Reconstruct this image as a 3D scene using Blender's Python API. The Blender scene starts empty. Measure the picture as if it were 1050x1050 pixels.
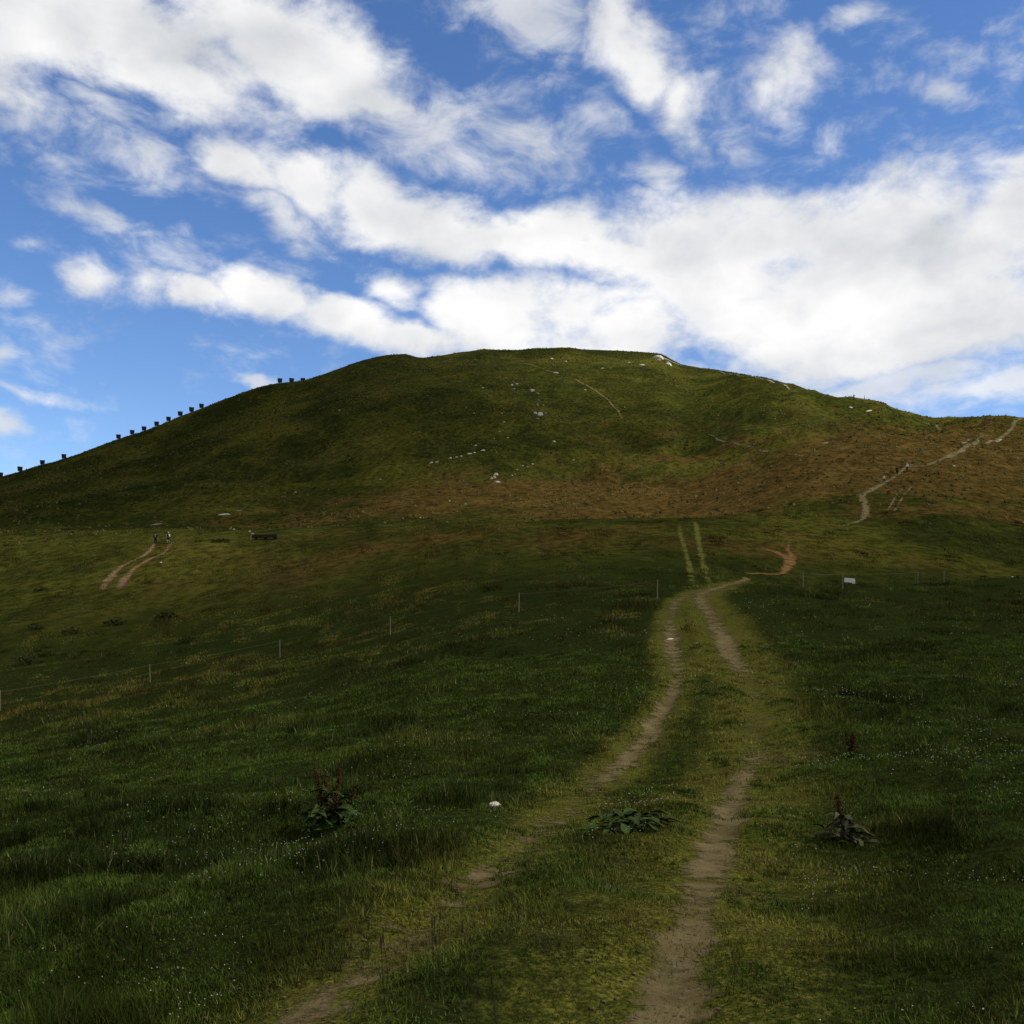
import bpy, math, random
import numpy as np
from mathutils import Vector, Matrix

rng = np.random.default_rng(7)
random.seed(7)
scene = bpy.context.scene
COL = scene.collection

# ------------------------------------------------------------------ camera
EYE = 1.6
F = 1000.0 / 1050.0            # focal length in picture widths
HOR = 640.0                    # row of the eye level
cam_d = bpy.data.cameras.new("camera")
cam_d.sensor_width = 36.0
cam_d.lens = 36.0 * F
cam_d.shift_y = (HOR - 525.0) / 1050.0
cam_d.clip_start = 0.1
cam_d.clip_end = 30000.0
cam = bpy.data.objects.new("camera", cam_d)
cam.location = (0, 0, EYE)
cam.rotation_euler = (math.radians(90), 0, 0)
COL.objects.link(cam)
scene.camera = cam

# ------------------------------------------------------------------ view, sun, sky
scene.view_settings.view_transform = 'Standard'
scene.view_settings.look = 'None'
scene.view_settings.exposure = 0.0
scene.view_settings.gamma = 1.0
SUN_AZ, SUN_EL = math.radians(100), math.radians(44)
SUN_DIR = Vector((math.sin(SUN_AZ) * math.cos(SUN_EL), math.cos(SUN_AZ) * math.cos(SUN_EL), math.sin(SUN_EL)))
sun_d = bpy.data.lights.new("sun", 'SUN')
sun_d.energy = 4.6
sun_d.angle = math.radians(0.53)
sun_d.color = (1.0, 0.95, 0.86)
sun = bpy.data.objects.new("sun", sun_d)
sun.rotation_euler = SUN_DIR.to_track_quat('Z', 'Y').to_euler()
sun.location = (200, -50, 300)
COL.objects.link(sun)

world = bpy.data.worlds.new("World")
scene.world = world
world.use_nodes = True
WT = world.node_tree
WT.nodes.clear()
WN, WL = WT.nodes, WT.links


class NB:
    """little expression builder for shader nodes"""
    def __init__(self, tree):
        self.t = tree

    def put(self, sock, v):
        if v is None:
            return
        if isinstance(v, bpy.types.NodeSocket):
            self.t.links.new(v, sock)
        else:
            sock.default_value = v

    def m(self, op, a, b=None, c=None, clamp=False):
        n = self.t.nodes.new('ShaderNodeMath')
        n.operation = op
        n.use_clamp = clamp
        for i, v in enumerate((a, b, c)):
            self.put(n.inputs[i], v)
        return n.outputs[0]

    def vm(self, op, a, b=None):
        n = self.t.nodes.new('ShaderNodeVectorMath')
        n.operation = op
        self.put(n.inputs[0], a)
        if b is not None:
            self.put(n.inputs[1], b)
        return n.outputs[0]

    def noise(self, vec, scale, detail=6.0, rough=0.55, dist=0.0, color=False):
        n = self.t.nodes.new('ShaderNodeTexNoise')
        self.put(n.inputs['Vector'], vec)
        n.inputs['Scale'].default_value = scale
        n.inputs['Detail'].default_value = detail
        n.inputs['Roughness'].default_value = rough
        n.inputs['Distortion'].default_value = dist
        return n.outputs['Color'] if color else n.outputs['Fac']

    def ss(self, v, lo, hi, a=0.0, b=1.0):
        n = self.t.nodes.new('ShaderNodeMapRange')
        n.interpolation_type = 'SMOOTHSTEP'
        self.put(n.inputs[0], v)
        for i, q in enumerate((lo, hi, a, b)):
            self.put(n.inputs[1 + i], q)
        return n.outputs[0]

    def mix(self, f, a, b, mode='MIX'):
        n = self.t.nodes.new('ShaderNodeMix')
        n.data_type = 'RGBA'
        n.blend_type = mode
        self.put(n.inputs[0], f)
        for s, v in ((n.inputs[6], a), (n.inputs[7], b)):
            if isinstance(v, tuple) and len(v) == 3:
                v = v + (1,)
            self.put(s, v)
        return n.outputs[2]

    def attr(self, name, out='Fac'):
        n = self.t.nodes.new('ShaderNodeAttribute')
        n.attribute_name = name
        return n.outputs[out]


def px_ang(x, y):
    s = (x - 525.0) / 1000.0
    t = (HOR - y) / 1000.0
    return math.atan(s), math.atan2(t, math.hypot(s, 1.0))


W = NB(WT)
tc = WN.new('ShaderNodeTexCoord')
DIR = tc.outputs['Generated']
sep = WN.new('ShaderNodeSeparateXYZ')
WL.new(DIR, sep.inputs[0])
az = W.m('ARCTAN2', sep.outputs[0], sep.outputs[1])
hyp = W.m('SQRT', W.m('ADD', W.m('MULTIPLY', sep.outputs[0], sep.outputs[0]), W.m('MULTIPLY', sep.outputs[1], sep.outputs[1])))
el = W.m('ARCTAN2', sep.outputs[2], hyp)
Dst = W.vm('MULTIPLY', DIR, (1.0, 1.0, 1.55))
warp = WN.new('ShaderNodeSeparateColor')
WL.new(W.noise(Dst, 7.0, 5.0, 0.55, color=True), warp.inputs[0])
waz = W.m('MULTIPLY_ADD', W.m('SUBTRACT', warp.outputs[0], 0.5), 0.11, az)
wel = W.m('MULTIPLY_ADD', W.m('SUBTRACT', warp.outputs[1], 0.5), 0.07, el)
cmb = WN.new('ShaderNodeCombineXYZ')
WL.new(waz, cmb.inputs[0])
WL.new(wel, cmb.inputs[1])
AE = cmb.outputs[0]


def blob(x, y, rx, ry, rot=0.0, w=1.0):
    """one patch of sky clouds: bearing and height of its middle, half sizes (milliradians), tilt (deg, clockwise)"""
    a, e = px_ang(x, y)
    k = math.cos(a)
    mp = WN.new('ShaderNodeMapping')
    mp.vector_type = 'TEXTURE'
    mp.inputs['Location'].default_value = (a, e, 0)
    mp.inputs['Rotation'].default_value = (0, 0, -math.radians(rot))
    mp.inputs['Scale'].default_value = (rx / 1000.0 * k, ry / 1000.0 * k, 1)
    WL.new(AE, mp.inputs['Vector'])
    g = WN.new('ShaderNodeTexGradient')
    g.gradient_type = 'SPHERICAL'
    WL.new(mp.outputs[0], g.inputs[0])
    return W.m('MULTIPLY', g.outputs['Fac'], w)


def union(bl):
    r = bl[0]
    for b in bl[1:]:
        r = W.m('SMOOTH_MAX', r, b, 0.12)
    return r


DENSE = [(255, 168, 75, 34, 22), (320, 190, 105, 42, 24), (400, 218, 115, 50, 24), (470, 238, 90, 50, 20), (580, 245, 150, 44, 2), (690, 240, 150, 50, 0),
         (790, 248, 150, 70, -6), (920, 248, 190, 90, -8), (1060, 225, 190, 105, -8), (1220, 240, 300, 150, 0), (650, 260, 210, 42, 3),
         (520, 330, 130, 55, 3), (640, 332, 170, 58, 2), (760, 322, 170, 55, 0), (470, 322, 64, 44, 0), (392, 304, 56, 36, 0, .8), (335, 328, 100, 34, 6), (400, 348, 110, 30, 4), (265, 308, 85, 36, 8), (215, 304, 50, 26, 4),
         (880, 315, 230, 75, 4), (1030, 310, 200, 85, 0), (900, 345, 260, 62, 2), (760, 290, 160, 60, 0), (960, 300, 220, 90, -4), (102, 284, 56, 34, 6, .52), (160, 292, 44, 46, 20, .55),
         (30, 15, 190, 80, 12), (130, 55, 170, 60, 14), (200, 85, 140, 50, 14), (250, 20, 190, 60, 10), (320, 75, 140, 62, 14), (385, 98, 75, 34, 20), (-120, 30, 250, 90, 5), (120, 25, 260, 85, 12), (330, 45, 130, 60, 10),
         (620, 20, 80, 50, 40, .75), (660, 62, 95, 55, 45, .78), (700, 105, 80, 46, 50, .72), (725, 135, 46, 32, 50, .6), (796, 92, 66, 68, 20, .68), (1250, 40, 200, 60, 0)]
THIN = [(110, 112, 130, 24, 16, .75), (150, 165, 120, 40, 10, .72), (70, 165, 80, 24, 0, .6), (430, 118, 170, 54, 14, .85), (540, 145, 130, 70, 10, .72), (410, 60, 60, 36, 0, .7), (480, 165, 150, 40, 10, .75),
        (685, 188, 70, 34, 20), (530, 20, 110, 36, 18), (600, 105, 90, 50, 20, .6), (960, 45, 150, 40, 12, .45), (1030, 70, 110, 50, 10, .45), (870, 15, 70, 26, -8, .75), (975, 95, 80, 28, 12, .6), (860, 150, 110, 40, -10, .4), (960, 155, 120, 30, -8, .4),
        (35, 398, 80, 13, 6, .8), (0, 362, 40, 34, 20, .8), (0, 305, 60, 28, 10, .6), (10, 425, 40, 20, 0), (130, 240, 150, 24, 16, .6), (190, 262, 80, 30, 20, .7), (260, 385, 44, 12, 20), (300, 225, 90, 30, 24),
        (930, 388, 220, 34, -3), (1010, 400, 180, 34, -4), (760, 150, 80, 36, 20, .55), (700, 378, 150, 22, 8), (30, 250, 60, 18, 0, .5), (860, 372, 190, 34, 0), (0, 430, 40, 14, -20, .5)]
fb = W.noise(Dst, 13.0, 11.0, 0.62, 0.2)
fb2 = W.noise(W.vm('MULTIPLY', DIR, (1.0, 1.0, 2.0)), 17.0, 10.0, 0.62, 0.4)
fbl = W.noise(Dst, 4.2, 5.0, 0.5)
cd = union([blob(*b) for b in DENSE])
ct = union([blob(*b) for b in THIN])
# away from the view: a heavy broken cover, behind the walker
back = W.ss(W.m('ABSOLUTE', az), 0.75, 1.15)
back = W.m('MAXIMUM', back, W.ss(el, 0.66, 0.85))
cd_f = W.m('MULTIPLY_ADD', W.m('SUBTRACT', fb, 0.5), 1.42, cd)
dens = W.ss(cd_f, 0.12, 0.70)
ct_f = W.m('MULTIPLY_ADD', W.m('SUBTRACT', fb2, 0.5), 1.7, ct)
thin = W.m('MULTIPLY', W.ss(ct_f, 0.16, 0.95), 0.78)
alpha = W.m('MAXIMUM', W.m('MULTIPLY', dens, 0.985), thin)
alpha = W.m('MAXIMUM', alpha, W.m('MULTIPLY', back, W.ss(fbl, 0.30, 0.46)))
# tone of the clouds: lit from the sun's side, greyer where thick
fo = W.noise(W.vm('ADD', Dst, (0.035, -0.01, 0.05)), 11.0, 6.0, 0.5, 0.15)
fo_b = W.noise(Dst, 11.0, 6.0, 0.5, 0.15)
lit = W.m('MULTIPLY_ADD', W.m('SUBTRACT', fo_b, fo), 1.6, 0.58)
lit = W.m('MULTIPLY_ADD', W.m('SUBTRACT', fbl, 0.5), 0.55, lit)
band = blob(640, 325, 420, 70, 3)
lit = W.m('ADD', W.m('MULTIPLY_ADD', band, 0.5, lit), W.m('MULTIPLY', blob(960, 270, 320, 120, 0), -0.15), clamp=True)
ccol = W.mix(lit, (0.70, 0.73, 0.77), (1.16, 1.15, 1.14))
ccol = W.mix(back, ccol, (0.44, 0.44, 0.44))
sky = WN.new('ShaderNodeTexSky')
sky.sky_type = 'NISHITA'
sky.sun_disc = False
sky.sun_elevation = SUN_EL
sky.sun_rotation = SUN_AZ
sky.altitude = 1800
sky.air_density = 1.0
sky.dust_density = 0.3
sky.ozone_density = 1.5
bg1 = WN.new('ShaderNodeBackground')
hs = WN.new('ShaderNodeHueSaturation')
hs.inputs['Saturation'].default_value = 1.2
hs.inputs['Hue'].default_value = 0.507
WL.new(sky.outputs[0], hs.inputs['Color'])
WL.new(hs.outputs[0], bg1.inputs[0])
bg1.inputs[1].default_value = 0.168
bg2 = WN.new('ShaderNodeBackground')
WL.new(ccol, bg2.inputs[0])
bg2.inputs[1].default_value = 0.88
mxw = WN.new('ShaderNodeMixShader')
WL.new(alpha, mxw.inputs[0])
WL.new(bg1.outputs[0], mxw.inputs[1])
WL.new(bg2.outputs[0], mxw.inputs[2])
wo = WN.new('ShaderNodeOutputWorld')
WL.new(mxw.outputs[0], wo.inputs[0])


# ------------------------------------------------------------------ numeric noise
def vnoise(x, y, seed=0):
    x = np.asarray(x, float); y = np.asarray(y, float)
    xi = np.floor(x).astype(np.int64); yi = np.floor(y).astype(np.int64)
    fx = x - xi; fy = y - yi
    fx = fx * fx * fx * (fx * (fx * 6 - 15) + 10); fy = fy * fy * fy * (fy * (fy * 6 - 15) + 10)

    def hsh(i, j):
        n = (i * 374761393 + j * 668265263 + seed * 1442695041) & 0xFFFFFFFF
        n = ((n ^ (n >> 13)) * 1274126177) & 0xFFFFFFFF
        n = ((n ^ (n >> 16)) * 2246822519) & 0xFFFFFFFF
        return ((n ^ (n >> 15)) & 0xFFFFFF) / float(0xFFFFFF)
    a = hsh(xi, yi); b = hsh(xi + 1, yi); c = hsh(xi, yi + 1); d = hsh(xi + 1, yi + 1)
    return (a * (1 - fx) + b * fx) * (1 - fy) + (c * (1 - fx) + d * fx) * fy - 0.5


def fbm(x, y, sc, octv=4, seed=0, gain=0.5):
    r = 0; amp = 1.0; f = 1.0 / sc
    for k in range(octv):
        r = r + amp * vnoise(x * f + 17.3 * k, y * f - 9.1 * k, seed + k)
        amp *= gain; f *= 2.03
    return r


def sst(v, lo, hi):
    t = np.clip((v - lo) / (hi - lo), 0, 1)
    return t * t * (3 - 2 * t)


def pchip(xk, yk, x):
    xk = np.asarray(xk, float); yk = np.asarray(yk, float)
    h = np.diff(xk); dl = np.diff(yk, axis=0) / h.reshape((-1,) + (1,) * (yk.ndim - 1))
    hs = h.reshape((-1,) + (1,) * (yk.ndim - 1))
    w1 = 2 * hs[1:] + hs[:-1]; w2 = hs[1:] + 2 * hs[:-1]
    with np.errstate(divide='ignore', invalid='ignore'):
        dm = np.where(dl[1:] * dl[:-1] > 0, (w1 + w2) / (w1 / dl[:-1] + w2 / dl[1:]), 0.0)
    d = np.concatenate([dl[:1], dm, dl[-1:]], 0)
    i = np.clip(np.searchsorted(xk, x) - 1, 0, len(xk) - 2)
    t = (x - xk[i]) / h[i]
    sh = (-1,) + (1,) * (yk.ndim - 1)
    t = t.reshape(sh); hh = h[i].reshape(sh)
    return ((1 + 2 * t) * (1 - t) ** 2 * yk[i] + t * (1 - t) ** 2 * hh * d[i]
            + t * t * (3 - 2 * t) * yk[i + 1] + t * t * (t - 1) * hh * d[i + 1])


# ------------------------------------------------------------------ the lie of the land
# profiles: bearing column -> (distance, height relative to the eye)
PROF = {
    -500: [(0, -1.6), (5, -2.2), (10, -3.2), (20, -4.6), (45, -7), (80, -7.5), (150, -3), (210, 4), (320, 18), (430, 30), (520, 35), (700, 30)],
    0: [(0, -1.6), (5, -1.9), (10, -2.45), (20, -3.1), (45, -4.0), (80, -2.6), (110, 1.5), (145, 9.6), (172, 16.4), (186, 17.6), (210, 21), (260, 30), (320, 42.6), (380, 55), (430, 64.5), (520, 67), (700, 60)],
    160: [(0, -1.6), (5, -1.8), (10, -2.25), (20, -2.7), (50, -3.0), (80, -1.2), (110, 3.0), (145, 11.7), (172, 16.6), (186, 17.6), (212, 21.6), (270, 35), (330, 52), (390, 70), (450, 91), (520, 96), (700, 85)],
    300: [(0, -1.6), (5, -1.7), (10, -2.1), (20, -2.35), (50, -1.7), (80, .7), (110, 4.8), (150, 13.4), (172, 16.9), (188, 17.9), (215, 22.8), (280, 41), (350, 68), (420, 97), (480, 121), (540, 126), (700, 110)],
    525: [(0, -1.6), (5, -1.62), (10, -1.9), (15, -2.0), (20, -1.85), (30, -.9), (50, .8), (62, 2.0), (80, 3.7), (110, 7.9), (150, 15.7), (168, 17.6), (182, 18.6), (205, 23.5), (280, 48), (350, 77), (420, 107), (480, 131), (520, 147), (600, 151), (750, 130)],
    700: [(0, -1.6), (5, -1.6), (10, -1.88), (15, -1.98), (20, -1.7), (30, -.6), (50, 1.5), (62, 2.5), (80, 4.0), (110, 8.2), (150, 16.2), (168, 18), (182, 19), (205, 24), (280, 48), (350, 76), (420, 103), (480, 125), (515, 137), (590, 140), (750, 120)],
    850: [(0, -1.6), (5, -1.6), (10, -1.85), (20, -1.6), (30, -.55), (50, 1.4), (74, 2.7), (86, 2.8), (100, 4.8), (130, 11.4), (155, 17), (190, 27.5), (240, 43.5), (300, 65), (360, 85.3), (430, 92), (700, 85)],
    960: [(0, -1.6), (5, -1.55), (10, -1.75), (20, -1.45), (30, -.5), (50, 1.3), (75, 2.85), (86, 2.75), (100, 4.4), (130, 10.9), (160, 19.2), (200, 31), (240, 44), (300, 62), (335, 70.5), (420, 74), (700, 70)],
    1050: [(0, -1.6), (5, -1.5), (10, -1.65), (20, -1.3), (30, -.4), (50, 1.3), (75, 3.2), (86, 2.9), (100, 4.0), (130, 9.6), (160, 17.6), (200, 29.5), (240, 43), (290, 60.9), (380, 66), (700, 60)],
    1600: [(0, -1.6), (5, -1.4), (20, -.9), (50, 2), (75, 4.5), (100, 6), (160, 20), (250, 45), (300, 58), (400, 68), (700, 65)],
}
NU, NA = 700, 1441
u_lo, u_hi = math.log(2.0), math.log(802.0)
UG = np.linspace(u_lo, u_hi, NU)
RG = np.exp(UG) - 2.0
cols = []
for x, pr in PROF.items():
    a = math.atan((x - 525.0) / 1000.0)
    rr = np.array([p[0] for p in pr]) / math.cos(a)
    hh = np.array([p[1] for p in pr])
    cols.append((a, np.interp(UG, UG, pchip(np.log(rr + 2), hh, np.minimum(UG, math.log(rr[-1] + 2))))))
for deg, pr in ((90, [(0, -1.6), (20, -1.2), (100, 3), (300, 24), (800, 40)]), (-90, [(0, -1.6), (20, -4.6), (100, -12), (300, -22), (800, -40)]),
                (180, [(0, -1.6), (20, -2.2), (100, -9), (300, -30), (800, -70)]), (-180, [(0, -1.6), (20, -2.2), (100, -9), (300, -30), (800, -70)])):
    rr = np.array([p[0] for p in pr], float); hh = np.array([p[1] for p in pr])
    cols.append((math.radians(deg), pchip(np.log(rr + 2), hh, UG)))
cols.sort(key=lambda c: c[0])
AG = np.linspace(-math.pi, math.pi, NA)
LUT = pchip(np.array([c[0] for c in cols]), np.array([c[1] for c in cols]), AG)
# crest line of the mountain
SIL = [(-500, 560), (-200, 525), (0, 490), (40, 478), (80, 466), (120, 451), (160, 437.5), (200, 421), (240, 405.5), (270, 396), (290, 392.5), (312, 390), (330, 384), (350, 377), (370, 370.5),
       (400, 364), (415, 363), (425, 365.5), (432, 366.5), (445, 365.5), (460, 363), (480, 360), (500, 358), (530, 358.5), (552, 357), (575, 357), (600, 358.5), (640, 360.5), (664, 362), (676, 363), (690, 370), (700, 374.5),
       (740, 380), (780, 387.5), (820, 396.5), (850, 404), (880, 408), (900, 411), (918, 417), (940, 425), (962, 430), (985, 431), (1010, 430.5), (1020, 432), (1050, 433), (1200, 440), (1600, 500)]
sa = np.array([math.atan((s[0] - 525) / 1000) for s in SIL])
st = np.array([(HOR - s[1]) / 1000 for s in SIL])
in_v = (AG > sa[0]) & (AG < sa[-1])
tgt = pchip(sa, st, np.clip(AG, sa[0], sa[-1]))
edge = sst(AG, sa[0], sa[0] + .2) * (1 - sst(AG, sa[-1] - .2, sa[-1]))
R_SIL = None
for it in range(3):
    tel = LUT / np.maximum(RG, 1)[None, :] / np.cos(np.clip(AG, -1.2, 1.2))[:, None]
    tel[:, RG < 200] = -9
    if R_SIL is None:
        R_SIL = np.convolve(np.pad(RG[tel.argmax(1)], 30, mode='edge'), np.ones(61) / 61, 'valid')
    k = 1 + (np.where(in_v, tgt / np.maximum(tel.max(1), 1e-3), 1.0) - 1) * edge
    ramp = sst(RG[None, :], 170.0, np.maximum(R_SIL * 0.97, 230)[:, None])
    LUT = LUT * (1 + (k[:, None] - 1) * ramp)


def h_base(x, y):
    r = np.hypot(x, y); a = np.arctan2(x, y)
    fu = np.clip((np.log(np.minimum(r, 800) + 2) - u_lo) / (u_hi - u_lo) * (NU - 1), 0, NU - 1.0001)
    fa = np.clip((a + math.pi) / (2 * math.pi) * (NA - 1), 0, NA - 1.0001)
    iu = fu.astype(int); ia = fa.astype(int); tu = fu - iu; ta = fa - ia
    h = ((LUT[ia, iu] * (1 - tu) + LUT[ia, iu + 1] * tu) * (1 - ta) + (LUT[ia + 1, iu] * (1 - tu) + LUT[ia + 1, iu + 1] * tu) * ta)
    far = np.maximum(r - 800, 0)
    return h + EYE - (h + EYE + 160) * sst(far, 0, 2600)


def spot_raw(px, py, hf):
    s = (px - 525.0) / 1000.0; t = (HOR - py) / 1000.0
    d = np.exp(np.linspace(math.log(2.0), math.log(790.0), 6000))
    g = hf(s * d, d) - (EYE + t * d)
    i = int(np.argmax(g > 0))
    if g.max() <= 0:
        i = int(np.argmax(g / d)); return s * d[i], d[i]
    i = max(i, 1)
    q = d[i - 1] + (d[i] - d[i - 1]) * (-g[i - 1]) / (g[i] - g[i - 1])
    return s * q, q


def poly(pts, n_sub=14):
    """smooth world polyline from trodden points (x, y, half width, strength)"""
    w = np.array([spot_raw(p[0], p[1], h_base) + (p[2], p[3]) for p in pts])
    q = np.arange(len(w))
    return pchip(q.astype(float), w, np.linspace(0, len(w) - 1, (len(w) - 1) * n_sub + 1))


RUT_L = poly([(170, 1160, .34, .4), (295, 1050, .32, .72), (385, 985, .26, .55), (450, 935, .24, .42), (500, 895, .24, .42), (570, 835, .24, .38), (635, 780, .26, .75), (668, 748, .26, .95), (684, 722, .26, .9), (695, 695, .28, .55), (690, 670, .36, .8), (688, 655, .42, .9), (688, 635, .36, .5), (692, 620, .4, .55), (706, 609, .5, .5), (728, 603.5, .55, .5)])
RUT_R = poly([(655, 1160, .26, .95), (675, 1050, .25, 1.), (695, 990, .22, .95), (712, 930, .2, 1.), (728, 880, .22, .95), (745, 835, .23, .9), (760, 795, .24, .8), (772, 775, .26, .5), (778, 745, .3, .12), (772, 710, .3, .2), (764, 690, .36, .45), (752, 676, .42, .9), (742, 655, .5, 1.), (732, 637, .5, .6), (722, 622, .5, .75), (718, 612, .6, .8), (728, 605, .6, .75), (748, 600, .5, .75), (766, 593, .5, .8)])


def near_line(x, y, ln):
    """distance to a polyline, and half width there"""
    x = np.asarray(x, float); y = np.asarray(y, float)
    out = np.full(x.shape, 99.0); hw = np.full(x.shape, .3)
    P = ln[:, :2]
    m = (x > P[:, 0].min() - 4) & (x < P[:, 0].max() + 4) & (y > P[:, 1].min() - 4) & (y < P[:, 1].max() + 4)
    idx = np.nonzero(m.ravel())[0]
    xf = x.ravel(); yf = y.ravel(); of = out.ravel(); hf = hw.ravel()
    for s in range(0, len(idx), 40000):
        ii = idx[s:s + 40000]
        best = np.full(len(ii), 99.0); bh = np.full(len(ii), .3)
        A, B = P[:-1], P[1:]
        for j in range(len(A)):
            v = B[j] - A[j]; L = v @ v + 1e-9
            t = np.clip(((xf[ii] - A[j, 0]) * v[0] + (yf[ii] - A[j, 1]) * v[1]) / L, 0, 1)
            d = np.hypot(xf[ii] - A[j, 0] - t * v[0], yf[ii] - A[j, 1] - t * v[1])
            b = d < best
            best = np.where(b, d, best); bh = np.where(b, ln[j, 2], bh)
        of[ii] = best; hf[ii] = bh
    return of.reshape(x.shape), hf.reshape(x.shape)


def track_masks(x, y):
    dl, hl = near_line(x, y, RUT_L); dr, hr = near_line(x, y, RUT_R)
    rut = np.maximum(np.exp(-(dl / (hl * 1.1)) ** 2), np.exp(-(dr / (hr * 1.1)) ** 2))
    wide = np.where(np.asarray(y) < 24, 1.0, 1.35)
    worn = np.maximum(np.exp(-(dl / (.6 * wide)) ** 2), np.exp(-(dr / (1.1 * wide)) ** 2))
    return rut, worn


def height(x, y, rut=None):
    x = np.asarray(x, float); y = np.asarray(y, float)
    r = np.hypot(x, y)
    h = h_base(x, y)
    if rut is None:
        rut = track_masks(x, y)[0]
    n1 = fbm(x, y, 2.3, 2, 3) * .24 + fbm(x, y, .8, 2, 9) * .08 * (1 - sst(r, 12, 30))
    h = h + n1 * (1 - .8 * rut) * (1 - sst(r, 60, 160)) - .055 * rut * (1 - sst(r, 30, 70))
    h = h + (np.abs(fbm(x * .8 + .6 * y, y * .6 - .8 * x, 26, 3, 45)) - .2) * -3.0 * sst(r, 200, 270) * (1 - .85 * sst(r, 330, 430))
    h = h + fbm(x, y, 5, 3, 27) * .4 * sst(r, 190, 260) * (1 - .7 * sst(r, 330, 440))
    h = h + fbm(x, y, 13, 3, 25) * 1.3 * sst(r, 190, 260) * (1 - .6 * sst(r, 330, 440))
    h = h + fbm(x, y, 9, 3, 21) * .5 * sst(r, 25, 90) * (1 - .6 * sst(r, 250, 420)) * (1 - rut)
    h = h + fbm(x + .3 * y, y, 32, 3, 33) * 2.6 * sst(r, 190, 260) * (1 - .8 * sst(r, 330, 440))
    return h


def hpt(x, y):
    return float(height(np.array([x]), np.array([y]))[0])


def spot(px, py):
    x, y = spot_raw(px, py, height)
    return Vector((x, y, hpt(x, y)))


# the ground as it is meshed: bearing and distance grid
a_in = np.linspace(-math.radians(36), math.radians(36), 860)
a_l = np.linspace(-math.pi, -math.radians(36), 110)[:-1]
A_ = np.concatenate([a_l, a_in, -a_l[::-1]])
R_ = np.concatenate([[0.02, .3, .7, 1.1], np.exp(np.linspace(math.log(1.5), math.log(620), 900)), np.exp(np.linspace(math.log(620), math.log(9000), 50))[1:]])
AA, RR = np.meshgrid(A_, R_)
X = (RR * np.sin(AA)); Y = (RR * np.cos(AA))
rutm, wornm = track_masks(X, Y)
Z = height(X, Y, rutm)


def lie(x, y):
    """height of the meshed ground under a point"""
    r = np.hypot(x, y); a = np.arctan2(x, y)
    i = np.clip(np.searchsorted(R_, r) - 1, 0, len(R_) - 2); j = np.clip(np.searchsorted(A_, a) - 1, 0, len(A_) - 2)
    t = np.clip((r - R_[i]) / (R_[i + 1] - R_[i]), 0, 1); q_ = np.clip((a - A_[j]) / (A_[j + 1] - A_[j]), 0, 1)
    return (Z[i, j] * (1 - q_) + Z[i, j + 1] * q_) * (1 - t) + (Z[i + 1, j] * (1 - q_) + Z[i + 1, j + 1] * q_) * t


# ------------------------------------------------------------------ mesh helpers
def mesh_np(name, verts, loops, starts, totals, mat=None, smooth=False, attrs=None, cols_=None):
    me = bpy.data.meshes.new(name)
    me.vertices.add(len(verts)); me.vertices.foreach_set('co', np.asarray(verts, np.float32).ravel())
    me.loops.add(len(loops)); me.loops.foreach_set('vertex_index', np.asarray(loops, np.int32))
    me.polygons.add(len(starts)); me.polygons.foreach_set('loop_start', np.asarray(starts, np.int32))
    me.polygons.foreach_set('loop_total', np.asarray(totals, np.int32))
    if smooth:
        me.polygons.foreach_set('use_smooth', np.ones(len(starts), bool))
    for k_, v in (attrs or {}).items():
        at = me.attributes.new(k_, 'FLOAT', 'POINT'); at.data.foreach_set('value', np.asarray(v, np.float32).ravel())
    if cols_ is not None:
        at = me.attributes.new('tint', 'FLOAT_COLOR', 'POINT')
        c = np.ones((len(verts), 4), np.float32); c[:, :3] = cols_
        at.data.foreach_set('color', c.ravel())
    me.update(calc_edges=True)
    if mat:
        me.materials.append(mat)
    return me


def link(name, me, parent=None, **props):
    o = bpy.data.objects.new(name, me)
    COL.objects.link(o)
    if parent:
        o.parent = parent
    for k_, v in props.items():
        o[k_] = v
    return o


def grid_faces(nr, nc, keep=None, flip=False):
    i = np.arange(nr - 1)[:, None] * nc + np.arange(nc - 1)[None, :]
    q = np.stack([i, i + 1, i + nc + 1, i + nc], -1).reshape(-1, 4)
    if flip:
        q = q[:, ::-1]
    if keep is not None:
        q = q[keep.ravel()]
    return q


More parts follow.
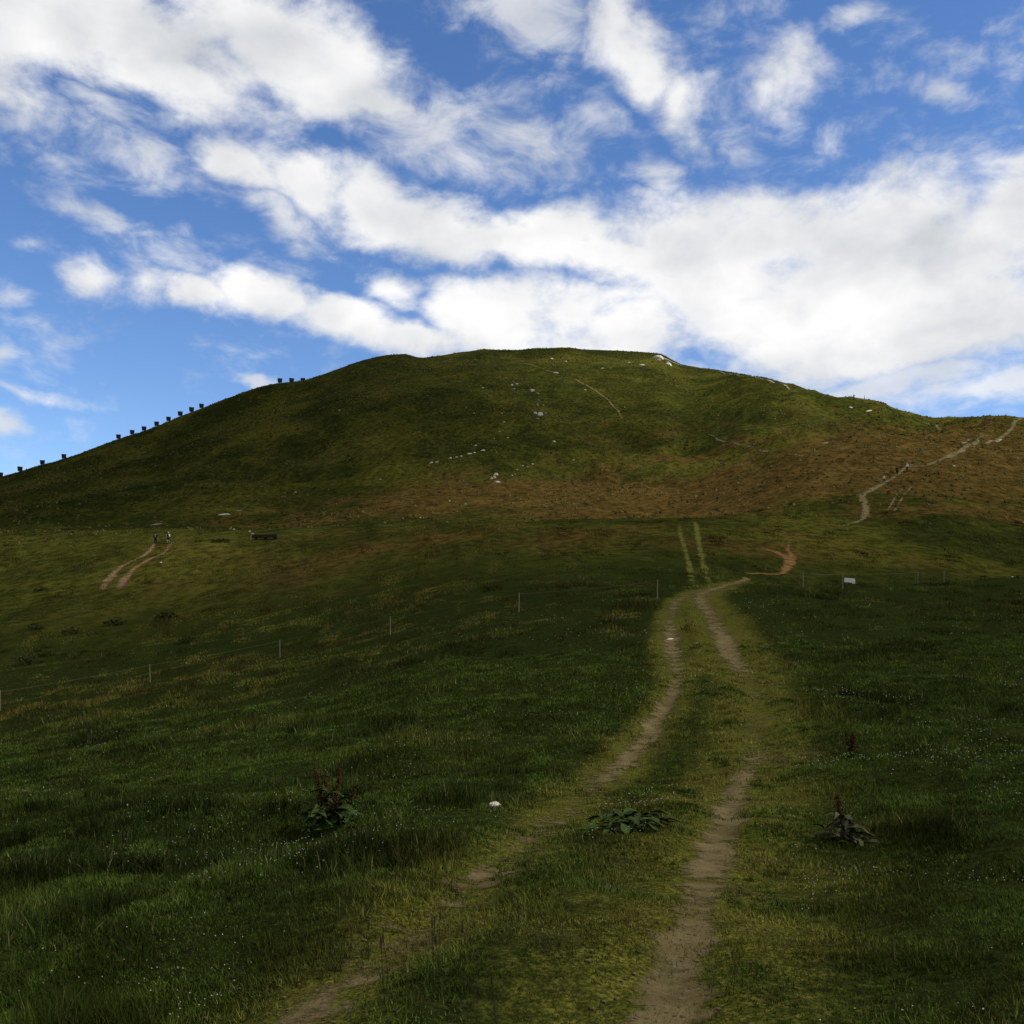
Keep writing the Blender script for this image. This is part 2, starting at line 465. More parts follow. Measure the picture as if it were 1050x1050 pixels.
class Bld:
    """collects simple solids into one mesh"""
    def __init__(self):
        self.v = []; self.f = []

    def add(self, vs, fs):
        b = len(self.v)
        self.v += [tuple(q) for q in vs]; self.f += [tuple(b + j for j in f) for f in fs]

    def box(self, c, s, rot=None, taper=1.0, bev=0.0):
        hx, hy, hz = s[0] / 2, s[1] / 2, s[2] / 2
        vs = [(sx * hx * (taper if sz > 0 else 1), sy * hy * (taper if sz > 0 else 1), sz * hz) for sz in (-1, 1) for sx, sy in ((-1, -1), (1, -1), (1, 1), (-1, 1))]
        M = rot if rot is not None else Matrix.Identity(3)
        c = Vector(c)
        self.add([M @ Vector(q) + c for q in vs], [(3, 2, 1, 0), (4, 5, 6, 7), (0, 1, 5, 4), (1, 2, 6, 5), (2, 3, 7, 6), (3, 0, 4, 7)])

    def tube(self, pts, rad, n=8):
        pts = [Vector(p) for p in pts]
        if not hasattr(rad, '__len__'):
            rad = [rad] * len(pts)
        vs = []; fs = []
        for i, p in enumerate(pts):
            t = (pts[min(i + 1, len(pts) - 1)] - pts[max(i - 1, 0)]).normalized()
            a = t.orthogonal().normalized() if i == 0 else (a - t * a.dot(t)).normalized()
            b = t.cross(a)
            for j in range(n):
                th = 2 * math.pi * j / n
                vs.append(p + (a * math.cos(th) + b * math.sin(th)) * rad[i])
        for i in range(len(pts) - 1):
            for j in range(n):
                fs.append((i * n + j, i * n + (j + 1) % n, (i + 1) * n + (j + 1) % n, (i + 1) * n + j))
        fs.append(tuple(range(n - 1, -1, -1))); fs.append(tuple((len(pts) - 1) * n + j for j in range(n)))
        self.add(vs, fs)

    def ball(self, c, r, n=10, m=7):
        vs = []; fs = []
        r = r if hasattr(r, '__len__') else (r, r, r)
        for i in range(m + 1):
            ph = math.pi * i / m
            for j in range(n):
                th = 2 * math.pi * j / n
                vs.append((c[0] + r[0] * math.sin(ph) * math.cos(th), c[1] + r[1] * math.sin(ph) * math.sin(th), c[2] + r[2] * math.cos(ph)))
        for i in range(m):
            for j in range(n):
                fs.append((i * n + j, (i + 1) * n + j, (i + 1) * n + (j + 1) % n, i * n + (j + 1) % n))
        self.add(vs, fs)

    def build(self, name, mat, parent=None, smooth=False, **props):
        me = bpy.data.meshes.new(name)
        me.from_pydata(self.v, [], self.f)
        me.validate()
        if smooth:
            me.polygons.foreach_set('use_smooth', np.ones(len(me.polygons), bool))
        me.materials.append(mat)
        return link(name, me, parent, **props)


def empty(name, loc, rz=0.0, label=None, category=None, group=None):
    o = bpy.data.objects.new(name, None)
    o.empty_display_size = .2
    COL.objects.link(o)
    o.location = loc; o.rotation_euler = (0, 0, rz)
    tag(o, label, category, group)
    return o


def tag(o, label=None, category=None, group=None):
    if label: o['label'] = label
    if category: o['category'] = category
    if group: o['group'] = group
    return o


def copy_tree(o, parent=None):
    c = o.copy(); COL.objects.link(c)
    if parent: c.parent = parent
    for ch in list(o.children):
        copy_tree(ch, c)
    return c


# ------------------------------------------------------------------ materials
def mat_new(name, rough=0.95, spec=0.1):
    m = bpy.data.materials.new(name); m.use_nodes = True
    b = m.node_tree.nodes['Principled BSDF']
    b.inputs['Roughness'].default_value = rough
    b.inputs['Specular IOR Level'].default_value = spec
    return m, NB(m.node_tree), b


def mat_plain(name, col, var=0.25, scale=30.0, rough=0.8, spec=0.2, bump=0.0):
    m, N, b = mat_new(name, rough, spec)
    t = m.node_tree.nodes.new('ShaderNodeTexCoord')
    n = N.noise(t.outputs['Object'], scale, 5, .6)
    c = N.mix(N.ss(n, .3, .7), tuple(q * (1 - var) for q in col), tuple(min(1, q * (1 + var)) for q in col))
    m.node_tree.links.new(c, b.inputs['Base Color'])
    if bump:
        bp = m.node_tree.nodes.new('ShaderNodeBump'); bp.inputs['Strength'].default_value = bump; bp.inputs['Distance'].default_value = .02
        m.node_tree.links.new(n, bp.inputs['Height']); m.node_tree.links.new(bp.outputs[0], b.inputs['Normal'])
    return m


# turf and hillside: one ground material, colour by what grows there
M_turf, N, b = mat_new('turf', 1.0, 0.0)
geo = M_turf.node_tree.nodes.new('ShaderNodeNewGeometry')
POS = geo.outputs['Position']
PF = N.vm('MULTIPLY', POS, (1.0, 0.75, 0.35))
nA = N.noise(PF, .035, 6, .6)
nB = N.noise(PF, .16, 6, .65)
nC = N.noise(PF, .75, 7, .7)
nD = N.noise(POS, 9.0, 5, .7)
nE = N.noise(N.vm('ADD', PF, (90., 33., 5.)), .09, 6, .62)
green = N.mix(N.ss(nB, .32, .68), (.026, .034, .0065), (.066, .072, .012))
green = N.mix(N.ss(nA, .4, .65), green, (.105, .100, .016))
green = N.mix(N.m('MULTIPLY', N.ss(N.noise(N.vm('ADD', PF, (11., 70., 3.)), .028, 5, .6), .48, .60), .65), green, (.022, .029, .006))
brown = N.mix(N.ss(nB, .3, .7), (.080, .049, .013), (.140, .088, .024))
bm_ = N.m('MULTIPLY_ADD', N.m('SUBTRACT', nE, .5), 1.6, N.m('ADD', N.attr('heath'), .05))
base = N.mix(N.ss(bm_, .25, .75), green, brown)
fine = N.ss(nC, .38, .60)
base = N.mix(N.m('MULTIPLY', N.m('SUBTRACT', 1.0, fine), .72), base, (.012, .015, .0045))
pale_ = N.m('MULTIPLY', N.ss(nC, .55, .72), .5)  # paler specks where the fine noise runs high
base = N.mix(pale_, base, (.085, .082, .024))
# stony speckle on the crest
rk = N.m('MULTIPLY', N.ss(N.noise(POS, .55, 6, .75), .56, .66), N.attr('stony'))
base = N.mix(N.m('MULTIPLY', rk, .75), base, (.17, .16, .12))
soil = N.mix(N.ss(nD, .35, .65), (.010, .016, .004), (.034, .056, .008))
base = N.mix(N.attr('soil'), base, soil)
wornc = N.mix(N.ss(nD, .35, .65), (.100, .108, .013), (.170, .160, .028))
wornc = N.mix(N.ss(N.noise(POS, 1.6, 5, .65), .50, .72), wornc, (.09, .070, .034))
base = N.mix(N.ss(N.m('MULTIPLY_ADD', N.m('SUBTRACT', nD, .5), .7, N.attr('worn')), .3, .8), base, wornc)
nG = N.noise(POS, 42.0, 4, .7)
near = N.m('MULTIPLY', N.m('MULTIPLY', N.ss(nG, .62, .42), .75), N.attr('soil'))
base = N.mix(near, base, (.014, .014, .006))
M_turf.node_tree.links.new(base, b.inputs['Base Color'])
bp = M_turf.node_tree.nodes.new('ShaderNodeBump')
bp.inputs['Strength'].default_value = .8
bp.inputs['Distance'].default_value = .5
hsum = N.m('MULTIPLY_ADD', nC, .8, N.m('MULTIPLY', nB, .9))
M_turf.node_tree.links.new(N.m('MULTIPLY', hsum, N.attr('rough')), bp.inputs['Height'])
M_turf.node_tree.links.new(bp.outputs[0], b.inputs['Normal'])

# bare earth, three kinds
def earth(name, lo, hi, sc=1.0, stones=(.25, .21, .16)):
    m, N, b = mat_new(name, 1.0, 0.0)
    g = m.node_tree.nodes.new('ShaderNodeNewGeometry')
    P = g.outputs['Position']
    n1 = N.noise(P, 2.2 * sc, 6, .65); n2 = N.noise(P, 28 * sc, 5, .7)
    c = N.mix(N.ss(n1, .32, .68), lo, hi)
    c = N.mix(N.m('MULTIPLY', N.ss(n2, .52, .7), .6), c, tuple(q * .45 for q in lo))
    c = N.mix(N.m('MULTIPLY', N.ss(N.noise(P, 17 * sc, 3, .6), .62, .7), .6), c, stones)
    m.node_tree.links.new(c, b.inputs['Base Color'])
    bp = m.node_tree.nodes.new('ShaderNodeBump'); bp.inputs['Strength'].default_value = .7; bp.inputs['Distance'].default_value = .03 / sc
    m.node_tree.links.new(N.m('ADD', n2, n1), bp.inputs['Height']); m.node_tree.links.new(bp.outputs[0], b.inputs['Normal'])
    # worn through to the soil in ragged patches: the turf shows between
    e = N.m('MULTIPLY_ADD', N.m('SUBTRACT', N.noise(P, 5.5 * sc, 8, .7), .5), 2.1, N.attr('core'))
    e = N.m('MULTIPLY_ADD', N.m('SUBTRACT', n2, .5), .5, e)
    m.node_tree.links.new(N.ss(e, -.16, .30), b.inputs['Alpha'])
    return m


M_dirt = earth('dirt', (.125, .096, .040), (.205, .162, .076))
M_red = earth('red_earth', (.15, .098, .046), (.27, .185, .092), .4)
M_bank = earth('bank_earth', (.115, .060, .022), (.26, .150, .060), .5)
M_trail = earth('trail_earth', (.125, .102, .046), (.20, .165, .085), .2)
M_faint = earth('pressed_grass', (.105, .108, .022), (.150, .145, .036), .3)
M_gravel = earth('pale_gravel', (.30, .26, .20), (.48, .44, .36), .2)
M_dark = earth('peat', (.030, .020, .010), (.055, .036, .018), .2)

M_clod = mat_plain('clod', (.13, .095, .055), .4, 40, 1, 0)
M_grass, N, b = mat_new('grass_blade', .9, .03)
g = N.attr('tint', 'Color')
M_grass.node_tree.links.new(g, b.inputs['Base Color'])
M_petal = mat_plain('clover_white', (.50, .50, .43), .15, 60, .9, .05)
M_rock = mat_plain('limestone', (.52, .49, .42), .35, 5, .95, .1, .6)
M_rockd = mat_plain('grey_stone', (.22, .205, .17), .4, 5, .95, .1, .6)
M_white = mat_plain('white_stone', (.74, .67, .56), .2, 9, .95, .1, .4)
M_post = mat_plain('weathered_post', (.20, .18, .12), .3, 25, .9, .1)
M_wire = mat_plain('fence_wire', (.15, .15, .10), .1, 10, .6, .2)
M_sign = mat_plain('white_board', (.62, .62, .58), .1, 12, .7, .2)
M_wood = mat_plain('old_timber', (.045, .036, .028), .35, 14, .9, .1)
M_steel = mat_plain('dark_plate', (.03, .035, .045), .25, 6, .7, .2)
M_leaf = mat_plain('dock_leaf', (.044, .070, .017), .5, 14, .85, .05)
M_leafd = mat_plain('dock_leaf_dry', (.064, .064, .034), .5, 14, .9, .1)
M_seed = mat_plain('dock_seed', (.062, .034, .015), .6, 60, .95, .05)
M_stalk = mat_plain('dock_stalk', (.05, .035, .016), .3, 30, .9, .05)
M_weed = mat_plain('weed_leaf', (.026, .036, .012), .5, 20, .9, .05)

# ------------------------------------------------------------------ unseen sheet added to shade the meadow and the left flank
def shade_cloud():
    """one broad thin unseen sheet added to cast shade, thicker over the left flank and thinning to nothing over the sunny shoulder"""
    alt = 620.0
    S = np.array([SUN_DIR.x / SUN_DIR.z, SUN_DIR.y / SUN_DIR.z])
    ks = []
    for px, py, T in ((525, 1000, .58), (60, 900, .22), (1010, 900, .30), (600, 700, .72), (60, 700, .32), (960, 650, .44), (525, 570, .52), (150, 560, .52), (900, 565, .42), (1050, 560, .38), (60, 500, .03), (200, 470, .03), (300, 500, .05), (300, 420, .03), (400, 380, .08), (120, 520, .08), (400, 450, .06),
                      (450, 450, .10), (450, 500, .3), (560, 500, .5), (700, 500, .75), (850, 500, .75), (1000, 500, .5), (560, 370, .75), (560, 430, .4), (650, 380, 1.15), (720, 400, 1.3), (800, 420, 1.3), (880, 420, 1.25), (950, 450, .85), (650, 450, .6), (1040, 440, .7), (760, 470, .95), (720, 730, .85), (740, 900, .7)):
        x, y = spot_raw(px, py, h_base)
        z = float(h_base(np.array([x]), np.array([y]))[0])
        ks.append((x - S[0] * z, y - S[1] * z, T))
    ks = np.array(ks)
    gx, gy = np.meshgrid(np.linspace(-700, 480, 119), np.linspace(-360, 660, 103))
    w = np.exp(-((gx[..., None] - ks[:, 0]) ** 2 + (gy[..., None] - ks[:, 1]) ** 2) / (2 * 42.0 ** 2)) + 1e-9
    T = (w * ks[:, 2]).sum(-1) / w.sum(-1)
    T = np.minimum(T, 1.2)
    T = np.clip(T + .22 * fbm(gx, gy, 50, 4, 77) * sst(T, .0, .4), .03, 1)
    ed = np.minimum.reduce([gx + 700, 480 - gx, gy + 360, 660 - gy])
    T = 1 - (1 - T) * sst(ed, 0, 90)
    th = 1 - np.sqrt(T)
    bul = 60 * th + 14 * fbm(gx, gy, 50, 4, 5) * sst(th, 0, .2)
    cx = gx + S[0] * alt; cy = gy + S[1] * alt
    V = np.concatenate([np.stack([cx, cy, alt + .5 + np.maximum(bul, 0)], -1).reshape(-1, 3), np.stack([cx, cy, alt - .5 - .5 * np.maximum(bul, 0)], -1).reshape(-1, 3)])
    q1 = grid_faces(103, 119); q2 = grid_faces(103, 119, flip=True) + gx.size
    q = np.concatenate([q1, q2])
    m = bpy.data.materials.new('added_shade_vapour'); m.use_nodes = True
    t = m.node_tree; t.nodes.clear(); N = NB(t)
    d = t.nodes.new('ShaderNodeBsdfDiffuse'); d.inputs[0].default_value = (.8, .8, .8, 1)
    tr = t.nodes.new('ShaderNodeBsdfTransparent')
    mx = t.nodes.new('ShaderNodeMixShader')
    N.put(mx.inputs[0], N.attr('thick'))
    t.links.new(tr.outputs[0], mx.inputs[1]); t.links.new(d.outputs[0], mx.inputs[2])
    o = t.nodes.new('ShaderNodeOutputMaterial'); t.links.new(mx.outputs[0], o.inputs[0])
    me = mesh_np('added_shade_cloud', V, q.ravel(), np.arange(len(q)) * 4, np.full(len(q), 4), m, True, {'thick': np.concatenate([th.ravel(), th.ravel()])})
    link('added_shade_cloud', me, kind='structure')


shade_cloud()

# ------------------------------------------------------------------ terrain

def patch(x, y, px, py, rx, ry, w=1.0):
    q = spot_raw(px, py, h_base)
    return w * np.exp(-((x - q[0]) / rx) ** 2 - ((y - q[1]) / ry) ** 2)


def heath_mask(x, y):
    hm = np.zeros(np.shape(x))
    for p in ((620, 505, 70, 26, .9), (760, 505, 60, 30, 1.0), (500, 515, 50, 18, .8), (900, 485, 50, 36, 1.0), (1000, 475, 45, 60, 1.0), (1080, 480, 50, 70, .9), (860, 450, 40, 34, .4), (960, 445, 40, 36, .5), (450, 525, 60, 16, .6), (330, 535, 40, 12, .45), (720, 470, 45, 30, .5), (1000, 520, 40, 18, .5),
              (690, 450, 30, 30, .3), (300, 590, 20, 18, .45), (200, 690, 14, 10, .5), (60, 700, 14, 8, .4), (420, 620, 14, 12, .35), (800, 520, 26, 14, .5), (500, 550, 45, 20, .5), (680, 552, 40, 20, .5), (330, 556, 40, 18, .45), (560, 580, 30, 14, .3), (450, 600, 24, 12, .3)):
        hm = np.maximum(hm, patch(x, y, *p))
    return hm


heath = heath_mask(X, Y)
stony = np.maximum.reduce([patch(X, Y, 470, 372, 70, 28, .9), patch(X, Y, 380, 400, 60, 40, .8), patch(X, Y, 250, 440, 70, 45, .45), patch(X, Y, 620, 372, 60, 22, .7), patch(X, Y, 500, 430, 60, 30, .35),
                           patch(X, Y, 330, 470, 70, 30, .3), patch(X, Y, 120, 470, 60, 50, .4)])
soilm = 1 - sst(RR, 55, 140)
verts = np.stack([X, Y, Z], -1).reshape(-1, 3)
q = grid_faces(len(R_), len(A_), flip=True)
me = mesh_np('mountain_meadow', verts, q.ravel(), np.arange(len(q)) * 4, np.full(len(q), 4), M_turf, True,
             {'worn': wornm * (1 - sst(RR, 60, 110)) * (.75 + .25 * sst(RR, 6, 15)), 'heath': heath, 'stony': stony, 'soil': soilm, 'rough': sst(RR, 60, 160)})
link('terrain', me, kind='structure')

# valley floor round the mountain, out to the horizon
B = Bld()
n = 96
ring = []
for R in (0.0, 7000.0, 14000.0, 26000.0):
    ring.append([(R * math.cos(2 * math.pi * j / n), R * math.sin(2 * math.pi * j / n), -162.0) for j in range(n)])
for i in range(1, len(ring) - 1):
    for j in range(n):
        B.add([ring[i][j], ring[i + 1][j], ring[i + 1][(j + 1) % n], ring[i][(j + 1) % n]], [(0, 1, 2, 3)])
B.build('ground', mat_plain('valley_green', (.045, .055, .018), .3, .002, 1, 0), kind='structure')


# ------------------------------------------------------------------ bare tracks as sheets on the turf
def strip(name, lines, mat, thresh=.32, nlat=22, lift=.004, noise_sc=.35, ragged=.9, step_k=.0016):
    VV = []; FF = []; CC = []; base = 0
    for si, ln in enumerate(lines):
        seg = np.hypot(*np.diff(ln[:, :2], axis=0).T); s = np.concatenate([[0], np.cumsum(seg)])
        out = [0.0]
        while out[-1] < s[-1]:
            i = min(np.searchsorted(s, out[-1]), len(ln) - 1)
            out.append(out[-1] + max(.02, step_k * 1.6 * ln[i, 1]))
        so = np.array(out[:-1] + [s[-1]])
        P = np.stack([np.interp(so, s, ln[:, k_]) for k_ in range(4)], -1)
        T = np.gradient(P[:, :2], axis=0); T /= np.linalg.norm(T, axis=1)[:, None] + 1e-9
        Nn = np.stack([T[:, 1], -T[:, 0]], -1)
        lat = np.linspace(-1.7, 1.7, nlat)
        x = P[:, 0:1] + Nn[:, 0:1] * lat[None] * P[:, 2:3]; y = P[:, 1:2] + Nn[:, 1:2] * lat[None] * P[:, 2:3]
        z = lie(x, y) + lift + .0003 * np.hypot(x, y)
        sc = noise_sc * (P[:, 2:3] / .25)
        sc1 = noise_sc * float(np.median(P[:, 2])) / .25
        c = P[:, 3:4] * (.80 - .85 * np.abs(lat)[None] ** 1.5) + ragged * .45 * fbm(x, y, sc1, 3, 51 + si, .5) - thresh
        CC.append(c.ravel())
        kp = np.maximum.reduce([c[:-1, :-1], c[1:, 1:], c[1:, :-1], c[:-1, 1:]]) > -.32
        qf = grid_faces(len(so), nlat, kp) + base
        VV.append(np.stack([x, y, z], -1).reshape(-1, 3)); FF.append(qf); base += x.size
    V = np.concatenate(VV); Fq = np.concatenate(FF)
    used = np.unique(Fq); re = np.full(len(V), -1); re[used] = np.arange(len(used))
    Fq = re[Fq]; V = V[used]; core = np.concatenate(CC)[used]
    # make every face look up
    e1 = V[Fq[:, 1]] - V[Fq[:, 0]]; e2 = V[Fq[:, 3]] - V[Fq[:, 0]]
    dn = np.cross(e1, e2)[:, 2] < 0
    Fq[dn] = Fq[dn][:, ::-1]
    me = mesh_np(name, V, Fq.ravel(), np.arange(len(Fq)) * 4, np.full(len(Fq), 4), mat, True, {'core': core})
    return link(name, me, kind='structure')


strip('dirt_track', [RUT_L, RUT_R], M_dirt)


def far_line(pts, n_sub=10):
    return poly(pts, n_sub)


strip('red_dirt_track', [far_line([(103, 607, .8, .35), (107, 601, .9, .8), (114, 590, 1.0, 1), (126, 579, .85, 1), (141, 572, .6, .9), (152, 566, .6, .9), (158, 560, .5, .8)]),
                         far_line([(122, 608, .8, .35), (124, 602, .9, .8), (129, 592, 1.0, 1), (138, 583, .85, 1), (152, 575, .7, .9), (166, 568, .6, .9), (174, 561, .6, .8), (177, 556, .5, .4)])], M_red, .35, 16, .008, 1.0, .7)
strip('eroded_bank', [far_line([(764, 588.5, .45, .9), (780, 587.5, .5, 1), (797, 587, .55, 1), (806, 583, .7, 1), (810, 577, .8, 1.1), (805, 570, .8, 1.1), (797, 565, .8, 1), (786, 562, .7, .9)]), far_line([(809, 576, .7, 1), (812, 570, .7, 1), (808, 563, .6, 1), (809, 557, .45, .9)])], M_bank, .3, 16, .008, 1.2, .9)
strip('meadow_wheel_ruts', [far_line([(696, 537, .4, .3), (697, 545, .5, .8), (703, 565, .5, .85), (708, 585, .5, .8), (713, 602, .4, .3)]), far_line([(712, 534, .4, .3), (714, 542, .6, .9), (717, 560, .55, .9), (722, 580, .5, .85), (731, 602, .4, .3)])], M_faint, .35, 16, .008, 1.0, .8)
strip('hill_footpath', [far_line([(838, 547, .35, .35), (862, 540, .5, .6), (884, 531, .7, .9), (888, 520, .9, 1), (884, 510, 1.0, 1), (893, 503, .9, 1), (906, 495, .8, 1), (920, 487, .6, .9), (932, 479, .6, .7), (950, 477, .5, .45)]),
                        far_line([(590, 390, .7, .8), (607, 399, .7, .9), (622, 409, .7, .9), (634, 420, .7, .9), (640, 431, .6, .7)]),
                        far_line([(722, 446, .5, .7), (738, 455, .6, .8), (770, 459, .5, .6), (783, 462, .7, .8), (800, 464, .4, .3), (824, 469, .5, .6), (835, 473, .5, .5)]),
                        far_line([(515, 370, .7, .6), (540, 374, .8, .8), (560, 380, .8, .8), (572, 383, .8, .6)]),
                        far_line([(940, 431, .7, .8), (955, 436, .8, .9), (966, 441, .8, .7)])], M_trail, .4, 16, .008, 1.6, .9)
strip('hill_vehicle_track', [far_line([(932, 480, .6, .7), (950, 479.5, .75, .85), (970, 472.5, .85, 1), (990, 465, .85, 1), (1008, 457, .85, 1), (1030, 445.5, .85, 1), (1052, 433, .85, 1)]), far_line([(985, 460, .4, .6), (998, 454, .5, .8), (1012, 447, .5, .5)]),
                             far_line([(909, 524, .3, .6), (920, 508, .3, .6), (928, 496, .3, .5)]), far_line([(917, 524, .3, .6), (926, 510, .3, .6), (935, 499, .3, .5)])], M_trail, .34, 16, .008, 1.4, .8)
strip('gravel_path', [far_line([(680, 367, 1.6, 1), (690, 371.5, 1.3, .9), (703, 376, .8, .5), (720, 378.5, .7, .45), (740, 381.5, .7, .65), (765, 386, .7, .5), (790, 391, .8, .75), (815, 397, .7, .6), (840, 403, .7, .65), (860, 407.5, .6, .45), (880, 410.5, .7, .85), (900, 413.5, .7, .8), (915, 418, .5, .45)]),
                      far_line([(985, 462, .45, .6), (998, 456, .6, 1), (1004, 452.5, .5, .9)]), far_line([(1012, 455, .45, .8), (1026, 450, .55, 1)])], M_gravel, .45, 16, .008, 1.4, 1.0)
strip('peat_bank', [far_line([(990, 438.5, 1.2, .7), (1002, 436.5, 2.0, 1), (1014, 434, 1.8, 1), (1024, 434, 1.0, .6)])], M_dark, .35, 16, .008, 3, 1.1)

# ------------------------------------------------------------------ grass
def blades(name, N_, dmin, dmax, dens, height_fn, tint_fn, label, levels=2, seed=1, wid=(.0032, .8), amax=.62, bend=.8):
    r = np.random.default_rng(seed)
    # sample distance by density * d
    dd = np.exp(np.linspace(math.log(dmin), math.log(dmax), 400))
    pdf = dens(dd) * (amax * dd + 2.2); cdf = np.cumsum((pdf[1:] + pdf[:-1]) / 2 * np.diff(dd)); tot = cdf[-1] * 2
    n = int(tot)
    d = np.interp(r.random(n), np.concatenate([[0], cdf / cdf[-1]]), dd)
    x = (amax * d + 2.2) * r.uniform(-1, 1, n); y = d
    # gather into tussocks
    ts = .16 * 2.0 ** np.floor(np.log2(d / 5.0) + r.uniform(-.5, .5, n))
    wx = x + .8 * ts * vnoise(x / ts / 1.7, y / ts / 1.7, 2); wy = y + .8 * ts * vnoise(x / ts / 1.7, y / ts / 1.7, 3)
    ix = np.floor(wx / ts).astype(np.int64); iy = np.floor(wy / ts).astype(np.int64)
    hk = ((ix * 73856093) ^ (iy * 19349663) ^ (np.round(ts * 100).astype(np.int64) * 83492791)) & 0xFFFFFF
    tab = np.random.default_rng(99).random((4096, 3))
    hh_ = tab[(hk * 2654435761 >> 7) & 4095]
    cx = ix + .1 + .8 * hh_[:, 0]; cy = iy + .1 + .8 * hh_[:, 1]
    pull = r.uniform(-.1, .8, n) * (hh_[:, 2] > .3)
    x = x + (cx * ts - x) * pull; y = y + (cy * ts - y) * pull
    rut, worn = track_masks(x, y)
    hgt, keep = height_fn(x, y, d, rut, worn, r)
    x, y, d, rut, worn, hgt = (q_[keep] for q_ in (x, y, d, rut, worn, hgt))
    n = len(x)
    z = lie(x, y) - .01
    w = wid[0] * np.maximum(1, d / 5.0) ** wid[1] * r.uniform(.6, 1.4, n)
    yaw = r.uniform(0, 2 * math.pi, n)
    ld = r.uniform(0, 2 * math.pi, n)
    lean = hgt * r.uniform(.1, 1.0, n) * bend
    up = np.sqrt(np.maximum(hgt ** 2 - lean ** 2, (.3 * hgt) ** 2))
    nv = levels * 2 + 1
    V = np.zeros((n, nv, 3), np.float32)
    C = np.zeros((n, nv, 3), np.float32)
    tint = tint_fn(x, y, d, rut, worn, hgt, r)
    for k_ in range(levels + 1):
        t = k_ / levels
        px = x + np.cos(ld) * lean * t ** 1.8; py = y + np.sin(ld) * lean * t ** 1.8; pz = z + up * t
        if k_ < levels:
            hw = w * .5 * (1 - .45 * t)
            for s_, sg in ((0, -1), (1, 1)):
                V[:, k_ * 2 + s_, 0] = px + np.cos(yaw) * hw * sg; V[:, k_ * 2 + s_, 1] = py + np.sin(yaw) * hw * sg; V[:, k_ * 2 + s_, 2] = pz
                C[:, k_ * 2 + s_] = tint
        else:
            V[:, nv - 1] = np.stack([px, py, pz], -1); C[:, nv - 1] = tint
    b0 = np.arange(n)[:, None] * nv
    loops = []; tots = []
    qd = []
    for k_ in range(levels - 1):
        qd.append(b0 + np.array([[2 * k_, 2 * k_ + 1, 2 * k_ + 3, 2 * k_ + 2]]))
    tri = b0 + np.array([[2 * levels - 2, 2 * levels - 1, 2 * levels]])
    L = [q_.ravel() for q_ in qd] + [tri.ravel()]
    T = np.concatenate([np.full(n * len(qd), 4), np.full(n, 3)])
    st_ = np.concatenate([[0], np.cumsum(T)[:-1]])
    me = mesh_np(name, V.reshape(-1, 3), np.concatenate(L), st_, T, M_grass, False, None, C.reshape(-1, 3))
    o = link(name, me, kind='stuff', label=label, category='grass')
    print(name, n)
    return o


def lush_patch(x, y):
    """tall rank tussocks: mostly on both sides of the track"""
    n = fbm(x * .6, y, 3.2, 3, 61)
    return sst(n, -.12, .35)


DOCKS = [spot_raw(px, py, h_base) for px, py in ((338, 850), (645, 850), (868, 862), (872, 780))] + [spot_raw(510, 836, h_base), spot_raw(500, 836, h_base)]


def tall_h(x, y, d, rut, worn, r):
    lp = lush_patch(x, y)
    h = .05 + .09 * lp * sst(np.abs(x - 1.2), .6, 2.6) + .04 * r.random(len(x))
    h = h * (.38 + 1.35 * sst(fbm(x, y, .5 + .012 * d, 2, 63), -.2, .42))
    h = h * (1 - .72 * worn) * r.uniform(.55, 1.2, len(x)) * (1 + .25 * sst(d, 15, 60))
    h = h * np.where(x > 1.6, .55 + .45 * sst(d, 9, 18), 1)
    h = h + .22 * np.exp(-((x + 2.05) ** 2 + (y - 4.5) ** 2) / .16)
    for (qx, qy) in DOCKS:
        h = h * (1 - .75 * np.exp(-((x - qx) ** 2 + ((y - qy + .15) * .8) ** 2) / .12))
    bare = rut * (.9 + 1.1 * fbm(x, y, .5, 3, 88))
    keep = r.random(len(x)) > np.clip(bare * .85, 0, .88)
    return np.maximum(h, .018), keep


def tint_n(x, y, d, rut, worn, hgt, r):
    lp = lush_patch(x, y)[:, None]
    v = r.random(len(x))[:, None]
    hm = np.clip(heath_mask(x, y) + .9 * fbm(x, y * .8, 9, 3, 71) * sst(d, 12, 40) + .44 * sst(d, 14, 45) * (x < 6), 0, 1)[:, None]
    deep = np.array([.022, .036, .008]); mid = np.array([.060, .088, .014]); oliv = np.array([.145, .138, .024]); dry = np.array([.118, .090, .021]); strw = np.array([.20, .16, .08])
    c = mid + (deep - mid) * np.clip(lp * .9 + .15 * v, 0, 1)
    pz = sst(fbm(x, y, 5.5, 3, 43), -.05, .35)[:, None]
    c = c + (oliv - c) * np.clip(.55 * pz * (.4 + .6 * v), 0, 1)
    wk = np.clip(worn * (.85 + .3 * sst(d, 8, 16)) + .5 * fbm(x, y, 1.1, 3, 12) * (worn > .15), 0, 1)[:, None]
    c = c + (oliv * 1.12 - c) * wk * .85
    c = c + (dry - c) * np.clip(hm * (.35 + .6 * v), 0, .9)
    st_ = (r.random(len(x)) < .035)[:, None]
    c = np.where(st_, strw * (.5 + .6 * v), c)
    c = c * (.50 + 1.0 * sst(fbm(x, y, .55 + .015 * d, 3, 67), -.35, .4))[:, None]
    return c * r.uniform(.65, 1.35, (len(x), 1))


blades('meadow_grass', 0, 2.6, 9.0, lambda d: 3000 * np.minimum(1, (5.5 / d)) ** 1.3, tall_h, tint_n, 'short dark green meadow grass in tussocks around the track', 3, 11, (.0042, .9))
blades('tussock_grass', 0, 9.0, 45.0, lambda d: 2600 * (5.5 / d) ** 1.55, tall_h, tint_n, 'rough dark green tussock grass over the middle meadow', 2, 12, (.0036, .9))
blades('far_meadow_grass', 0, 45.0, 175.0, lambda d: 105 * (45 / d) ** 1.7, tall_h, tint_n, 'olive and brown pasture grass on the far meadow', 1, 13, (.0038, .95), .60)


